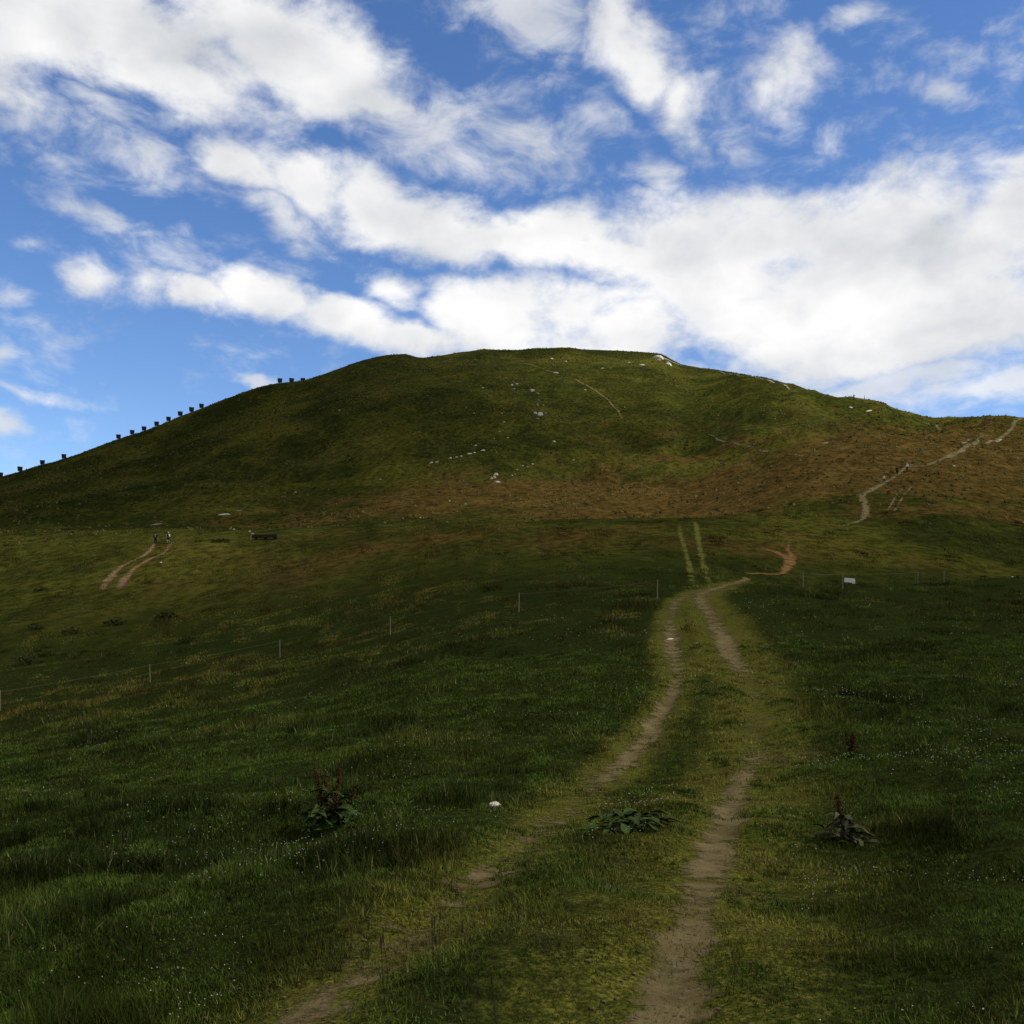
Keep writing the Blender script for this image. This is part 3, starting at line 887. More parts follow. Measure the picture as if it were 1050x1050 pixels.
def short_h(x, y, d, rut, worn, r):
    h = (.018 + .030 * r.random(len(x))) * (.6 + .9 * sst(fbm(x, y, .45, 3, 15), -.3, .4)) * (1 + .5 * sst(d, 8, 25))
    bare = np.clip(rut * (.92 + 1.5 * fbm(x, y, .5, 3, 88)), 0, .94)
    thin_ = np.clip(.6 * sst(worn, .3, 1.0) * sst(fbm(x, y, .35, 3, 90), -.05, .3), 0, .8)
    return h, (r.random(len(x)) > bare) & (r.random(len(x)) > thin_)


def short_t(x, y, d, rut, worn, hgt, r):
    v = r.random(len(x))[:, None]
    c = np.array([.044, .080, .012]) + v * np.array([.034, .030, .006])
    yl = np.clip(sst(fbm(x, y, 1.3, 4, 19), -.25, .4) * sst(worn, .12, .75) * 1.2 * (.8 + .3 * sst(d, 7, 16)), 0, 1)[:, None]
    c = c + (np.array([.180, .168, .034]) - c) * yl
    st_ = (r.random(len(x)) < .05)[:, None]
    c = np.where(st_, np.array([.15, .12, .06]) * (.5 + .7 * v), c)
    c = c * (.6 + .8 * sst(fbm(x, y, .4, 3, 68), -.4, .4))[:, None]
    return c * r.uniform(.65, 1.35, (len(x), 1))


blades('short_turf', 0, 2.6, 30.0, lambda d: 12500 * np.minimum(1, 5.2 / d) ** 1.7, short_h, short_t, 'short trodden turf and clover between the bare wheel ruts', 2, 14, (.0052, .85), .62, 1.15)


def tufts(name, n, col_lo, col_hi, wlo, whi, hk, label, cat, seed, dens, mat, nt=7):
    """low tufts or stones strewn over the mountainside, too many to count"""
    r = np.random.default_rng(seed)
    a = np.arctan(r.uniform(-.60, .60, n)); R0 = np.sqrt(r.uniform(176 ** 2, 520 ** 2, n))
    x = R0 * np.sin(a); y = R0 * np.cos(a)
    kp = r.random(n) < dens(x, y); x = x[kp]; y = y[kp]; n = len(x)
    z = lie(x, y) - .03
    w = wlo + (whi - wlo) * r.random(n) ** 2.2
    V = np.zeros((n, nt * 3, 3), np.float32)
    for k_ in range(nt):
        th = 2 * np.pi * (k_ / nt) + r.uniform(-.4, .4, n)
        sp = w * r.uniform(.25, .5, n)
        for j, dth in ((0, -.55), (1, .55)):
            V[:, k_ * 3 + j, 0] = x + np.cos(th + dth) * sp; V[:, k_ * 3 + j, 1] = y + np.sin(th + dth) * sp; V[:, k_ * 3 + j, 2] = z
        V[:, k_ * 3 + 2, 0] = x + r.normal(0, .12, n) * w; V[:, k_ * 3 + 2, 1] = y + r.normal(0, .12, n) * w; V[:, k_ * 3 + 2, 2] = z + w * hk * r.uniform(.6, 1.3, n)
    c = np.array(col_lo) + (np.array(col_hi) - np.array(col_lo)) * r.random((n, 1))
    C = np.repeat(c[:, None] * r.uniform(.7, 1.3, (n, 1, 1)), nt * 3, 1)
    me = mesh_np(name, V.reshape(-1, 3), np.arange(n * nt * 3), np.arange(n * nt) * 3, np.full(n * nt, 3), mat, False, None, C.reshape(-1, 3))
    link(name, me, kind='stuff', label=label, category=cat)
    print(name, n)


tufts('hillside_heather', 60000, (.020, .026, .008), (.050, .052, .014), .3, 1.15, .36, 'dark low heather tufts sprinkled over the mountainside', 'heather', 41,
      lambda x, y: np.clip(.12 + 1.3 * sst(fbm(x, y, 22, 4, 55), -.05, .45), 0, 1) * (1 - .6 * heath_mask(x, y)), M_grass)
tufts('hillside_bents', 36000, (.12, .095, .032), (.17, .15, .06), .3, 1.1, .5, 'pale dry grass tufts sprinkled over the mountainside', 'grass', 42,
      lambda x, y: np.clip(.10 + .9 * sst(fbm(x + 40, y, 18, 4, 56), .0, .4) + .3 * heath_mask(x, y), 0, 1), M_grass)


def stony_mask(x, y):
    return np.maximum.reduce([patch(x, y, 470, 374, 60, 26, .9), patch(x, y, 380, 398, 60, 40, .8), patch(x, y, 250, 440, 70, 45, .5), patch(x, y, 600, 374, 60, 24, .6), patch(x, y, 500, 430, 60, 30, .4), patch(x, y, 330, 470, 60, 26, .35), patch(x, y, 545, 412, 12, 22, .8)])


tufts('scree', 30000, (.15, .14, .11), (.34, .31, .25), .15, .75, .55, 'small pale stones strewn below the crest of the mountain', 'stones', 43,
      lambda x, y: .9 * stony_mask(x, y) * sst(fbm(x, y, 9, 3, 58), .0, .5), M_grass, 5)


# small white clover heads
def flowers():
    r = np.random.default_rng(23)
    xs = []; ys = []
    n = 26000
    d = np.exp(r.uniform(math.log(3.6), math.log(48), n)); x = d * r.uniform(-.58, .58, n)
    rut, worn = track_masks(x, d)
    cl = fbm(x, d, 1.7, 3, 91) + .34 * (x > .9) * (d < 14) + .12 * (x < -1.2) * (d < 12) + .1
    keep = (r.random(n) < np.where(x > .9, .50, .30) * sst(cl, .16, .62)) & (rut < .3) & (worn < .75)
    x = x[keep]; d = d[keep]
    n = len(x)
    lp = lush_patch(x, d)
    z = lie(x, d) + (.04 + .11 * lp * sst(np.abs(x - 1.2), .6, 2.6)) * r.uniform(.7, 1.25, n) + .015
    R = .0039 * np.maximum(1, d / 6.5) ** .75 * r.uniform(.6, 1.25, n)
    o = np.array([(1, 0, 0), (-1, 0, 0), (0, 1, 0), (0, -1, 0), (0, 0, 1), (0, 0, -1)], float)
    V = np.stack([x, d, z], -1)[:, None] + o[None] * R[:, None, None]
    f = np.array([(0, 2, 4), (2, 1, 4), (1, 3, 4), (3, 0, 4), (2, 0, 5), (1, 2, 5), (3, 1, 5), (0, 3, 5)])
    Fq = (np.arange(n)[:, None, None] * 6 + f[None]).reshape(-1, 3)
    me = mesh_np('clover_flowers', V.reshape(-1, 3), Fq.ravel(), np.arange(len(Fq)) * 3, np.full(len(Fq), 3), M_petal)
    link('clover_flowers', me, kind='stuff', label='tiny white clover heads scattered through the meadow', category='flowers')
    print('flowers', n)


flowers()


def pebbles():
    r = np.random.default_rng(31)
    B = Bld()
    for ln in (RUT_L, RUT_R):
        for i in range(420):
            j = int(r.integers(0, len(ln) - 1) * (r.random() ** .6))
            t = r.random()
            p = ln[j] * (1 - t) + ln[j + 1] * t
            if p[1] > 30: continue
            x = p[0] + r.normal(0, p[2] * .8); y = p[1] + r.normal(0, .05)
            s = r.uniform(.003, .010) * (1 + p[1] / 22)
            B.ball((x, y, hpt(x, y) + .004 + .0003 * y), (s * r.uniform(.8, 1.5), s * r.uniform(.8, 1.4), s * .6), 5, 3)
    B.build('pebbles', M_clod, smooth=False, kind='stuff', label='small clods and pebbles lying on the bare track', category='pebbles')


pebbles()


# ------------------------------------------------------------------ stones
def rock_mesh(seed, flat=.6, sub=2):
    import bmesh
    bm = bmesh.new()
    bmesh.ops.create_icosphere(bm, subdivisions=sub, radius=1.0)
    r = random.Random(seed)
    planes = [(Vector((r.uniform(-1, 1), r.uniform(-1, 1), r.uniform(-.7, 1))).normalized(), r.uniform(.55, .85)) for _ in range(11)]
    sx, sy = r.uniform(.8, 1.3), r.uniform(.7, 1.0)
    for v in bm.verts:
        for nrm, dd in planes:
            q_ = v.co.dot(nrm)
            if q_ > dd:
                v.co -= nrm * (q_ - dd) * .9
        v.co += Vector((r.uniform(-1, 1), r.uniform(-1, 1), r.uniform(-1, 1))) * .035
        v.co.x *= sx; v.co.y *= sy; v.co.z *= flat
    me = bpy.data.meshes.new('stone'); bm.to_mesh(me); bm.free()
    return me


def stone(px, py, wpx, hpx, mat, label, group=None, name='rock', seed=None):
    p = spot(px, py)
    d = p.y
    me = rock_mesh(seed if seed is not None else int(px * 7 + py), .62)
    me.materials.append(mat)
    o = link(name, me)
    tag(o, label, 'stone', group)
    k_ = 1.3 if wpx < 7 and d > 150 else 1.0
    sx = k_ * wpx / 2 / 1000 * d; sz = k_ * hpx / 2 / 1000 * d
    o.location = (p.x, p.y, p.z + sz * .05)
    o.scale = (sx, sx * (.8 if wpx < 7 or hpx > 8 else .2), max(sz, sx * .3) * 1.4)
    e_ = max(.3, sx)
    nr = Vector((-(hpt(p.x + e_, p.y) - hpt(p.x - e_, p.y)) / (2 * e_), -(hpt(p.x, p.y + e_) - hpt(p.x, p.y - e_)) / (2 * e_), 1)).normalized()
    qz = nr.to_track_quat('Z', 'Y').to_matrix()
    ax = Vector((1, 0, 0)); ax = (ax - nr * ax.dot(nr)).normalized(); ay = nr.cross(ax)
    M = Matrix((ax, ay, nr)).transposed() @ Matrix.Rotation(random.uniform(-.4, .4) if wpx < 7 else random.uniform(.25, .55), 3, 'Z')
    o.rotation_euler = M.to_euler()
    return o


stone(508, 829, 15, 9, M_white, 'single chalky white stone in the grass left of the track', name='stone', seed=3).location.z += .035
GA = 'boulders in the upper gully'
for px, py, w, h in ((546, 401, 5, 4), (551, 404, 3, 3), (552, 411, 3, 3), (551, 416, 3, 4), (557, 416, 2.5, 2.5), (549, 424, 4, 4), (554, 426, 6, 6), (551, 430, 3, 2.5), (546, 421, 2.5, 2), (543, 434, 2, 2), (527, 399, 3, 2), (560, 424, 2.5, 2)):
    stone(px, py, w, h, M_rockd if w < 4 else M_rock, 'grey boulder in the vertical streak below the summit', GA)
for px, py, w, h in ((509, 487, 5, 4), (504, 491, 3, 3), (510, 494.5, 4.5, 3), (507, 490, 4, 4)):
    stone(px, py, w, h, M_rock, 'pale boulder of the tight cluster low on the hill centre', 'boulders in the low cluster')
for px, py, w, h in ((442, 475, 3.5, 3), (448, 474, 2.5, 2), (462, 470, 3.5, 2.5), (468, 469, 2, 2), (481, 465.5, 5, 2), (487, 464.5, 2.5, 2), (495, 462, 4.5, 1.6), (473, 468, 2, 1.6)):
    stone(px, py, w, h, M_rock, 'small pale rock in the slanting row across the mid slope', 'rocks in the slanting row')
for px, py, w, h in ((488, 457, 2.2, 1.8), (568, 453, 3, 2.2), (536, 478, 2.2, 1.8), (541, 479, 2, 1.6), (530, 482, 2, 1.6), (525, 488, 2, 2), (546, 476, 2, 1.6), (461, 514, 2.6, 2), (477, 517, 2, 1.6), (348, 421, 2.6, 2), (521, 449, 2, 1.6), (588, 472, 2, 1.6), (517, 433, 2.2, 2), (515, 424, 2, 1.6), (486, 424, 2, 1.6), (525, 395, 2.6, 2.2), (530, 394, 2, 1.8), (495, 398, 2.2, 1.8),
                     (303, 505, 2, 1.6), (256, 545, 2, 1.6), (240, 543, 2.4, 1.8), (390, 492, 2, 1.6), (431, 531, 2, 1.6), (512, 443, 2, 2), (600, 400, 2.4, 1.6), (618, 378, 3, 2), (580, 371, 3, 2), (566, 368, 2.6, 1.8), (645, 372, 3, 1.6)):
    stone(px, py, w, h, M_rock, 'small lone rock dotted on the open hillside', 'lone rocks on the hillside')
stone(674, 367.5, 12, 9, M_white, 'big chalk white outcrop on the crest right of the summit', name='outcrop', seed=11)
stone(684, 371.5, 9, 4, M_rockd, 'dark grey rock capping the white outcrop on the crest', seed=12)
stone(686, 374, 6.5, 4, M_white, 'white rock just below the crest outcrop', seed=14)
stone(676, 369.5, 3, 2, M_rock, 'little rock at the left foot of the white outcrop', seed=15)
stone(658, 374.5, 5, 2, M_rock, 'flat pale rock on the grass left of the white outcrop', seed=16)
stone(229, 528, 13, 3.4, M_rock, 'long pale rock slab at the foot of the dark left slope', seed=18)
stone(244, 524, 8, 2, M_rockd, 'dull grey slab above the long pale slab', seed=19)
stone(160, 538, 11, 1.6, M_rockd, 'slanting pale slab above the pair of walkers', seed=21)
stone(570, 382.6, 7, 2.4, M_rock, 'pale rock at the end of the summit path', seed=22)
stone(846, 455, 12, 3, M_rockd, 'low dark outcrop on the bare right slope', seed=24)
stone(978, 478, 3, 2.2, M_white, 'lone white stone below the vehicle track on the right', seed=25)
stone(872, 418, 4, 1.8, M_rock, 'upper of two flat stones under the ridge walkers', seed=26)
stone(891, 421.5, 6, 2.2, M_rock, 'lower of two flat stones under the ridge walkers', seed=27)
stone(1038, 592, 3, 2.6, M_white, 'small white stone beyond the meadow edge at far right', seed=28)
stone(688, 656, 14, 2.6, M_white, 'flat pale stone lying across the left wheel rut', seed=29)
stone(165, 577, 3, 2, M_white, 'small white stone beside the red dirt track', seed=30)
stone(714, 660, 6, 3, M_rockd, 'brown stone in the grass between the wheel ruts', seed=31)

# ------------------------------------------------------------------ snow-drift boards on the left ridge
def drift_board():
    root = empty('drift_board', (0, 0, 0))
    B = Bld()
    for i in range(5):                      # horizontal planks, widening upwards
        z0 = .26 + i * .38; w = 1.74 + .07 * i
        B.box((0, 0, z0 + .15), (w, .07, .37))
    B.build('panel', M_steel, root)
    for sx in (-1, 1):
        P = Bld(); P.box((sx * .45, .075, 1.0), (.12, .075, 2.3)); P.build('post', M_steel, root)
    P = Bld(); P.tube([(0, .14, 1.5), (0, .85, -.05)], .045, 6); P.build('brace', M_steel, root)
    return root


BX = [(0.5, 'drift board cut by the left edge of the frame'), (20.5, 'first whole drift board from the left edge, lowest on the ridge'), (43.5, 'second whole drift board from the left edge of the frame'), (65.5, 'third whole board from the left, before the long gap'),
      (121.5, 'lowest board of the run of eight on the ridge'), (135.5, 'second board up in the run of eight on the ridge'), (147.7, 'third board up in the run of eight on the ridge'), (160.6, 'fourth board up in the run of eight on the ridge'),
      (172.8, 'fifth board up in the run of eight on the ridge'), (184.8, 'sixth board up in the run of eight on the ridge'), (196.4, 'seventh board up in the run of eight on the ridge'), (206.6, 'topmost board of the run of eight on the ridge'),
      (287, 'tallest showing board of the three near the shoulder'), (299, 'middle board of the three near the hill shoulder'), (310.5, 'highest board of all, half sunk behind the shoulder')]
proto = drift_board()
for i, (px, lab) in enumerate(BX):
    o = proto if i == 0 else copy_tree(proto)
    a = math.atan((px - 525) / 1000)
    rs = np.linspace(250, 560, 1500)
    xx = rs * math.sin(a); yy = rs * math.cos(a)
    hh = height(xx, yy)
    j = int(np.argmax((hh - EYE) / yy))
    sink = {13: .7, 14: 1.1}.get(i, 0)
    o.location = (xx[j], yy[j], hh[j] - .1 - sink)
    o.rotation_euler = (0, 0, -a + random.uniform(-.15, .15))
    s = yy[j] / 430.0 * (.95 + .1 * random.random())
    o.scale = (s * 1.04,) * 3
    tag(o, 'dark ' + lab, 'snow barrier', 'snow drift boards along the left ridge')

# ------------------------------------------------------------------ electric fence
def fence(pts, label, hpost, sag=.06, feet=()):
    p0 = spot(*pts[0])
    root = empty('wire_fence', p0, 0, label, 'fence')
    tops = []
    for (px, py) in pts:
        p = spot(px, py)
        B = Bld()
        q_ = p - p0
        ln = Vector((random.uniform(-.04, .04), random.uniform(-.03, .03), hpost))
        B.tube([q_ + Vector((0, 0, -.15)), q_ + ln * .5, q_ + ln], [.018 + .00016 * p.y, .017 + .00016 * p.y, .015 + .00016 * p.y], 7)
        B.ball(q_ + ln * .97 + Vector((0, -.03, 0)), .035, 6, 4)
        B.build('post', M_post, root)
        tops.append(q_ + ln * .95)
    for wi, fr in enumerate((1.0,)):
        B = Bld()
        for a_, b_ in zip(tops[:-1], tops[1:]):
            pl = []
            for t in np.linspace(0, 1, 13):
                q_ = a_.lerp(b_, t)
                gz = hpt(q_.x + p0.x, q_.y + p0.y) - p0.z
                zt = q_.z - sag * 4 * t * (1 - t)
                pl.append(Vector((q_.x, q_.y, zt if wi == 0 else gz + (zt - gz) * fr)))
            B.tube(pl, .0045 + .00002 * p0.y, 4)
        B.build('wire', M_wire, root)
    return root


fence([(-130, 757), (0, 729), (154, 700), (287, 674), (400, 651), (532, 628), (674, 615)], 'long thin wire fence on pale posts crossing the left meadow', .92)
fr_ = fence([(824, 604), (864, 604), (941, 599), (968, 599)], 'short wire fence with pale posts on the right meadow edge', .95)
# board hanging by the right fence
p = spot(867, 603)
sg = empty('sign_board', p, .05, 'blank white notice board hung by the right fence', 'sign')
B = Bld()
B.box((.22, -.06, .46), (.64, .03, .26), Matrix.Rotation(.08, 3, 'Y')); B.build('panel', M_sign, sg)
B = Bld(); B.box((.48, -.055, .36), (.16, .032, .2), Matrix.Rotation(.08, 3, 'Y')); B.build('flap', M_sign, sg)
B = Bld(); B.tube([(-.09, -.02, .6), (-.05, -.05, .54)], .012, 5); B.build('hook', M_wire, sg)

# ------------------------------------------------------------------ drinking trough
p = spot(272, 553)
tr = empty('water_trough', p, -.22, 'long dark drinking trough on the meadow below the left slope', 'trough')
d = p.y
Lh = 14 / 1000 * d
B = Bld()
B.box((0, 0, .32), (2 * Lh, .7, .08)); B.box((0, -.33, .52), (2 * Lh, .05, .38)); B.box((0, .33, .52), (2 * Lh, .05, .38))
B.box((-Lh + .03, 0, .521), (.06, .61, .36)); B.box((Lh - .03, 0, .521), (.06, .61, .36))
B.build('basin', M_wood, tr)
for sx in (-.75, 0, .75):
    B = Bld(); B.box((sx * Lh, 0, .12), (.2, .6, .33)); B.build('leg', M_wood, tr)
B = Bld(); B.tube([(-Lh - .25, 0, -.1), (-Lh - .25, 0, .75), (-Lh - .1, 0, .9), (-Lh + .15, 0, .84)], .07, 7); B.build('spout', M_rock, tr)


# ------------------------------------------------------------------ walkers
def skin_mesh(name, nodes, edges, sub=2):
    me = bpy.data.meshes.new(name + '_cage')
    me.from_pydata([n_[0] for n_ in nodes], edges, [])
    o = bpy.data.objects.new(name + '_cage', me)
    COL.objects.link(o)
    md = o.modifiers.new('skin', 'SKIN')
    md.use_smooth_shade = True
    if not me.skin_vertices:
        me.skin_vertices.new()
    for i, n_ in enumerate(nodes):
        r_ = n_[1]
        me.skin_vertices[0].data[i].radius = r_ if hasattr(r_, '__len__') else (r_, r_)
        me.skin_vertices[0].data[i].use_root = (i == 0)
    s = o.modifiers.new('sub', 'SUBSURF'); s.levels = sub; s.render_levels = sub
    dg = bpy.context.evaluated_depsgraph_get()
    out = bpy.data.meshes.new_from_object(o.evaluated_get(dg))
    out.name = name
    bpy.data.objects.remove(o)
    bpy.data.meshes.remove(me)
    return out


def cloth(name, col):
    return mat_plain(name, col, .2, 12, .9, .1)


M_skin = cloth('skin', (.36, .21, .14)); M_hair = cloth('hair', (.03, .02, .015))
C_dark = cloth('dark_cloth', (.012, .013, .018)); C_grey = cloth('grey_cloth', (.10, .105, .11)); C_white = cloth('white_cloth', (.78, .77, .74)); C_blue = cloth('blue_cloth', (.05, .07, .13)); C_tan = cloth('tan_cloth', (.30, .24, .16))
M_boot = cloth('boot', (.03, .022, .016))


def person(loc, yaw, label, shirt, legs, pack=None, hat=None, bare_legs=False, swing=1.0, H=1.74):
    """a walker seen from behind, walking along +Y before the yaw"""
    root = empty('person', loc, yaw, label, 'person')
    root.scale = (H / 1.74,) * 3
    st_ = .26 * swing
    hipz = .91
    hip = {s: (s * .09, 0, .88) for s in (-1, 1)}
    knee = {1: (.10, st_ * .62, .50), -1: (-.10, -st_ * .15, .48)}
    ank = {1: (.10, st_ * .9, .085), -1: (-.10, -st_ * 1.05, .12)}
    toe = {1: (.11, st_ * .9 + .17, .045), -1: (-.11, -st_ * 1.05 + .16, .045)}
    sho = {s: (s * .185, .02, 1.42) for s in (-1, 1)}
    elb = {1: (.25, -.10 * swing, 1.14), -1: (-.25, .07 * swing, 1.14)}
    wri = {1: (.25, -.02 * swing, .91), -1: (-.23, .20 * swing, .93)}
    nodes = [((0, 0, .93), (.15, .11)), ((0, .0, 1.10), (.135, .10)), ((0, .01, 1.30), (.16, .115)), ((0, .02, 1.42), (.11, .08)), ((0, .03, 1.50), .055), ((0, .04, 1.57), .06), ((0, .05, 1.645), (.078, .095)), ((0, .045, 1.715), (.055, .07))]
    edges = [(i, i + 1) for i in range(7)]
    for s in (-1, 1):
        b_ = len(nodes)
        nodes += [(hip[s], .095), (knee[s], .06), (ank[s], .042), (toe[s], .036)]
        edges += [(0, b_), (b_, b_ + 1), (b_ + 1, b_ + 2), (b_ + 2, b_ + 3)]
        b_ = len(nodes)
        hd = (wri[s][0], wri[s][1] + .02, wri[s][2] - .09)
        nodes += [(sho[s], .06), (elb[s], .043), (wri[s], .03), (hd, (.035, .018))]
        edges += [(3, b_), (b_, b_ + 1), (b_ + 1, b_ + 2), (b_ + 2, b_ + 3)]
    me = skin_mesh('body', nodes, edges)
    # fingers and a nose, joined into the same surface mesh
    B = Bld()
    for s in (-1, 1):
        hx, hy, hz = wri[s][0], wri[s][1] + .02, wri[s][2] - .09
        for kf, (dx, L_) in enumerate(((-.026, .07), (-.009, .082), (.009, .078), (.025, .06))):
            B.tube([(hx, hy + dx, hz + .02), (hx, hy + dx * 1.1, hz - L_ * .5), (hx - s * .018, hy + dx, hz - L_)], [.010, .009, .006], 5)
        B.tube([(hx, hy + .02, hz + .05), (hx - s * .02, hy + .05, hz + .015), (hx - s * .025, hy + .055, hz - .02)], [.011, .010, .007], 5)
    B.tube([(0, .125, 1.67), (0, .155, 1.635), (0, .13, 1.625)], [.008, .014, .012], 5)
    for s in (-1, 1):
        B.ball((s * .082, .045, 1.645), (.012, .02, .032), 6, 4)
    import bmesh
    bm = bmesh.new(); bm.from_mesh(me)
    t_ = bpy.data.meshes.new('t'); t_.from_pydata(B.v, [], B.f); bm.from_mesh(t_); bm.to_mesh(me); bm.free(); bpy.data.meshes.remove(t_)
    me.polygons.foreach_set('use_smooth', np.ones(len(me.polygons), bool))
    me.materials.clear(); me.materials.append(M_skin)
    link('body', me, root)
    # clothes follow the same joints, a little wider
    n2 = [((0, 0, .90), (.17, .13)), ((0, .0, 1.10), (.155, .12)), ((0, .01, 1.30), (.18, .135)), ((0, .02, 1.43), (.13, .095))]
    e2 = [(0, 1), (1, 2), (2, 3)]
    for s in (-1, 1):
        b_ = len(n2)
        mid_ = tuple(.35 * e + .65 * w_ for e, w_ in zip(elb[s], wri[s]))
        n2 += [(sho[s], .078), (elb[s], .06), (mid_, .05)]; e2 += [(3, b_), (b_, b_ + 1), (b_ + 1, b_ + 2)]
    sm = skin_mesh('jacket', n2, e2); sm.materials.clear(); sm.materials.append(shirt); link('jacket', sm, root)
    n3 = [((0, 0, .95), (.165, .125))]; e3 = []
    for s in (-1, 1):
        b_ = len(n3)
        if bare_legs:
            mid_ = tuple(.3 * e + .7 * w_ for e, w_ in zip(hip[s], knee[s])); n3 += [(hip[s], .115), (mid_, .095)]; e3 += [(0, b_), (b_, b_ + 1)]
        else:
            lo = tuple(.15 * e + .85 * w_ for e, w_ in zip(knee[s], ank[s])); n3 += [(hip[s], .115), (knee[s], .078), (lo, .062)]; e3 += [(0, b_), (b_, b_ + 1), (b_ + 1, b_ + 2)]
    tm = skin_mesh('trousers', n3, e3); tm.materials.clear(); tm.materials.append(legs); link('trousers', tm, root)
    for s in (-1, 1):
        bt = skin_mesh('boot', [((ank[s][0], ank[s][1], ank[s][2] + .06), .055), (ank[s], .056), ((ank[s][0], ank[s][1] + .06, ank[s][2] - .03), .052), (toe[s], .046)], [(0, 1), (1, 2), (2, 3)])
        bt.materials.clear(); bt.materials.append(M_boot); link('boot', bt, root)
    B = Bld(); B.ball((0, .03, 1.685), (.092, .11, .082), 12, 8)
    B.build('hair', M_hair, root, True)
    if hat:
        B = Bld(); B.ball((0, .045, 1.72), (.105, .125, .075), 12, 6); B.tube([(0, .045, 1.70), (0, .045, 1.715)], [.175, .165], 14); B.build('hat', hat, root, True)
    if pack:
        pm = skin_mesh('backpack', [((0, -.19, 1.02), (.15, .10)), ((0, -.21, 1.2), (.165, .12)), ((0, -.19, 1.38), (.15, .10)), ((0, -.17, 1.47), (.10, .07))], [(0, 1), (1, 2), (2, 3)])
        pm.materials.clear(); pm.materials.append(pack)
        bp_ = link('backpack', pm, root)
        for s in (-1, 1):
            B = Bld(); B.tube([(s * .11, -.12, 1.46), (s * .125, .03, 1.53), (s * .125, .155, 1.38), (s * .14, .13, 1.15), (s * .13, -.08, 1.0)], .018, 6); B.build('strap', pack, bp_)
    return root


def P3(px, py):
    return spot(px, py)


person(P3(159.5, 558.5), -.05, 'walker in dark clothes on the left rut of the red track', C_dark, C_dark, pack=C_grey, swing=.5)
person(P3(172.5, 557.5), .05, 'walker in white top with black backpack and bare legs', C_white, C_dark, pack=C_dark, hat=C_white, bare_legs=True, swing=1.0, H=1.70)
person(P3(906.3, 496), math.radians(-60), 'lowest of three hill path walkers, white top', C_white, C_blue, swing=1.1, H=1.7)
person(P3(919.8, 487), math.radians(-20), 'middle of three hill path walkers, all in black', C_dark, C_dark, pack=C_dark, swing=.5, H=1.78)
person(P3(930, 483.5), math.radians(-30), 'highest of three hill path walkers, wide white hat and light top', C_white, C_dark, hat=C_white, swing=.6, H=1.7)
person(P3(875.5, 409.5), math.radians(60), 'walker in black standing on the right ridge skyline', C_dark, C_dark, pack=C_dark, swing=.5, H=1.75)
person(P3(886.5, 411), math.radians(70), 'walker in white on the right ridge skyline', C_white, C_tan, swing=.6, H=1.7)


# ------------------------------------------------------------------ docks beside the track
def dock_leaf(B, az_, elev, L, wd, r):
    n_ = 8; m_ = 2
    dx, dy = math.cos(az_), math.sin(az_)
    px, py = -dy, dx
    vs = []
    roll = r.uniform(-.5, .5)
    for i in range(n_ + 1):
        t = i / n_
        s = L * t
        z = L * (math.sin(elev) * t - (.55 + .3 * math.sin(elev)) * t * t * .9) + .03
        hor = s * math.cos(elev * (1 - .5 * t))
        hw = wd * (.14 if t < .16 else math.sin(math.pi * min(1, (t - .1) / .9) ** .8) * 1.0 + .03)
        for j in (-1, -.5, 0, .5, 1):
            wv = .16 * wd * math.sin(9 * t + j * 3 + az_ * 3) * abs(j)
            vs.append((dx * hor + px * hw * j, dy * hor + py * hw * j, max(z, .012) + hw * (.30 * abs(j) + roll * j) + wv))
    fs = []
    for i in range(n_):
        for j in range(4):
            a_ = i * 5 + j
            fs.append((a_, a_ + 1, a_ + 6, a_ + 5))
    B.add(vs, fs)


def dock(px, py, width, stalks, label, nleaf, seed, leafmat=None, hgt=.7, elev=(.35, 1.1)):
    r = random.Random(seed)
    p = spot(px, py)
    root = empty('dock_plant', p - Vector((0, 0, .02)), 0, label, 'plant')
    lines = [(Vector((ox * .3, 0, 0)), Vector((ox + lean * hh, r.uniform(-.05, .05), hh))) for ox, lean, hh in stalks]
    for i in range(nleaf):
        B = Bld()
        L = width * r.uniform(.14, .36)
        dock_leaf(B, r.uniform(0, 2 * math.pi), r.uniform(*elev), L, L * r.uniform(.09, .18), r)
        if lines and r.random() < .45:
            a_, b_ = r.choice(lines); base = a_.lerp(b_, r.uniform(.08, .5))
        else:
            th = r.uniform(0, 6.28); rr = width * .30 * math.sqrt(r.random())
            base = Vector((rr * math.cos(th), rr * math.sin(th), r.uniform(.0, hgt * .28 * (1 - rr / (width * .45)))))
        B.v = [tuple(Vector(q_) + base) for q_ in B.v]
        mt = (leafmat or M_leaf) if r.random() > .15 else M_leafd
        B.build('leaf', mt, root, True)
    for a_, top in lines:
        B = Bld()
        B.tube([a_.lerp(top, t) for t in (0, .33, .66, 1)], [.008, .007, .005, .003], 5)
        st_o = B.build('stalk', M_stalk, root)
        S = Bld()
        n_ = 130
        for k_ in range(n_):                    # whorls of winged fruits, close up the stalk
            t = .40 + .60 * k_ / n_
            c = a_.lerp(top, t)
            rad = (.034 * (1.2 - t) + .006) * (1.5 if k_ % 14 < 5 else .7)
            th = k_ * 2.4
            S.ball(c + Vector((math.cos(th) * rad * r.uniform(.3, 1.5), math.sin(th) * rad * r.uniform(.3, 1.5), r.gauss(0, .008))), (.0078, .0078, .0095), 4, 3)
        S.build('seed_head', M_seed, st_o)
    return root


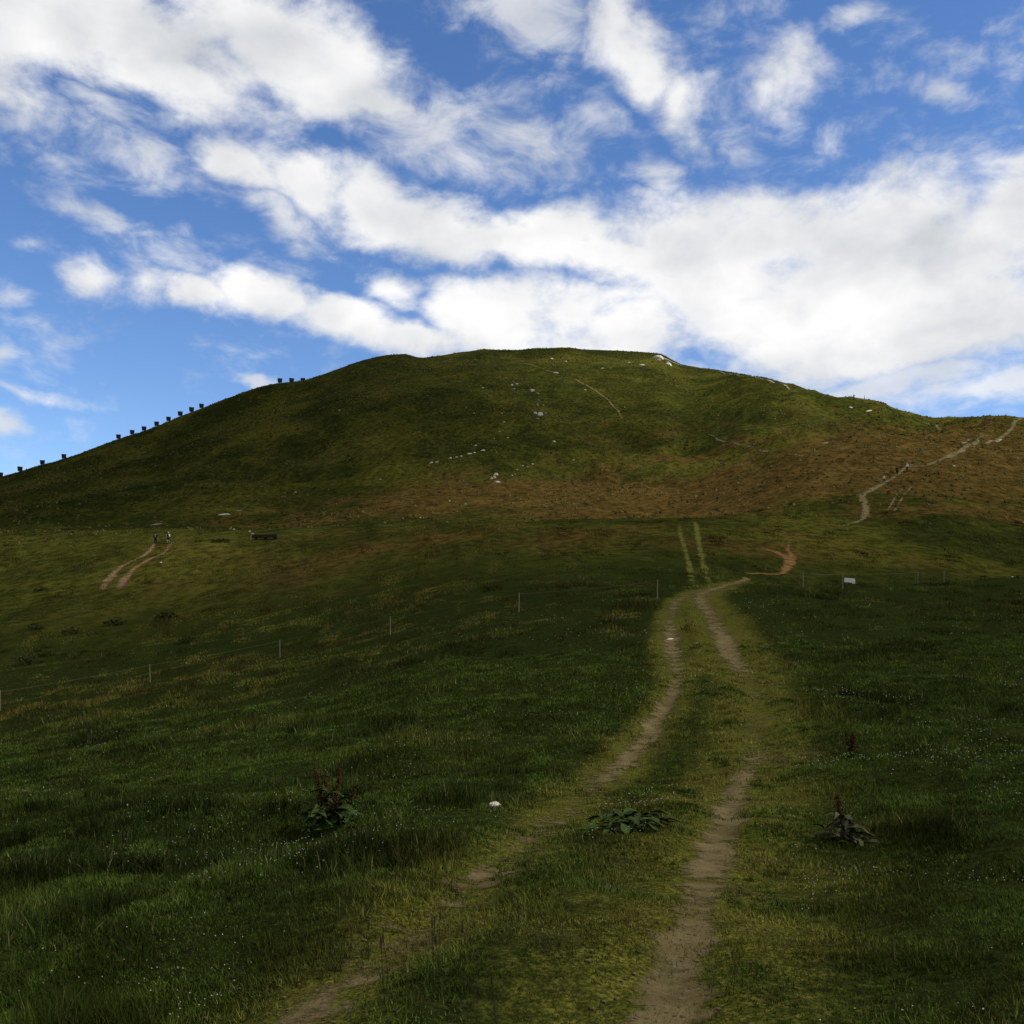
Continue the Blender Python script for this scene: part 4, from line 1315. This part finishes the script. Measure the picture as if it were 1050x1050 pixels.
dock(338, 850, .95, [(-.11, -.06, .66), (-.05, .02, .60), (.10, .02, .70), (.04, .12, .55), (.26, .06, .50)], 'tall dock with rusty red seed stalks left of the track', 80, 4, None, .7, (.2, 1.4))
dock(645, 850, .92, [], 'broad low dock without stalks on the strip between ruts', 70, 5, None, .45, (.1, 1.3))
dock(868, 862, .66, [(-.05, -.04, .40)], 'wilted grey dock with one rusty stalk right of track', 60, 6, M_leafd, .4, (.1, 1.3))
dock(872, 780, .5, [(-.05, -.03, .42), (.03, .03, .40), (.0, .12, .36)], 'small red seeded dock farthest along the right verge', 34, 8, None, .4, (.3, 1.1))


# dark weed clumps out on the left meadow
def weed(px, py, w, h, label):
    p = spot(px, py)
    r = random.Random(int(px + py))
    s = p.y / 1000
    B = Bld()
    for i in range(150):
        th = r.uniform(0, 6.28); rr = math.sqrt(r.random()) * w / 2 * s
        z = (h * s) * (1 - (rr / (w / 2 * s)) ** 2 * .7) * r.uniform(.1, 1)
        c = Vector((rr * math.cos(th), rr * math.sin(th) * .8, z))
        u_ = Vector((r.gauss(0, 1), r.gauss(0, 1), r.gauss(0, .6))).normalized() * w * s * .07
        v_ = Vector((r.gauss(0, 1), r.gauss(0, 1), r.gauss(0, .6))).normalized() * w * s * .04
        B.add([c - u_, c - v_, c + u_, c + v_], [(0, 1, 2, 3)])
    root = empty('weed_clump', p, 0, label, 'plant', 'dark weed clumps on the left meadow')
    B.build('foliage', M_weed, root)
    S = Bld()
    for i in range(7):
        S.tube([(0, 0, -.03), (r.uniform(-.3, .3) * w * s, r.uniform(-.3, .3) * w * s, h * s * r.uniform(.6, 1.0))], [.012, .006], 4)
    S.build('stem', M_stalk, root)


for px, py, w, h, lab in ((42, 606, 14, 6, 'small dark weed clump high on the left meadow'), (119, 641, 26, 9, 'widest dark weed clump, straight below the red track'), (171, 634, 24, 8, 'dark weed clump right of the widest clump'), (37, 645, 16, 7, 'dark weed clump near the left frame edge'), (72, 650, 18, 8, 'dark weed clump left of the widest clump'),
                          (30, 681, 26, 10, 'lowest dark weed clump near the left frame edge'), (326, 664, 14, 7, 'round dark weed clump by the fence line'), (193, 658, 20, 6, 'flat dark weed clump above the third fence post'), (226, 556, 20, 4, 'flat dark clump left of the drinking trough')):
    weed(px, py, w, h, lab)


# plantain stalks at the near left rut
def plantain(px, py, h, lean):
    p = spot(px, py)
    root = empty('plantain_stalk', p, random.uniform(0, 6), 'thin dark plantain stalk at the near bottom beside left rut', 'plant', 'plantain stalks by the near left rut')
    B = Bld(); top = Vector((lean, .01, h)); B.tube([(0, 0, -.02), top * .5 + Vector((.004, 0, 0)), top], [.0016, .0014, .0012], 5); B.build('stem', M_weed, root)
    B = Bld(); B.tube([top - Vector((0, 0, .005)), top + Vector((lean * .05, 0, .022)), top + Vector((lean * .1, 0, .045))], [.0035, .0048, .0015], 6); B.build('seed_head', M_stalk, root)


for px, py, h, ln_ in ((396, 1040, .30, .03), (398, 1010, .20, -.02), (442, 1015, .28, .02), (449, 1000, .24, .05), (452, 1015, .2, -.02), (510, 1055, .18, .03), (470, 1000, .2, .02), (443, 1030, .33, .0)):
    plantain(px, py, h, ln_)
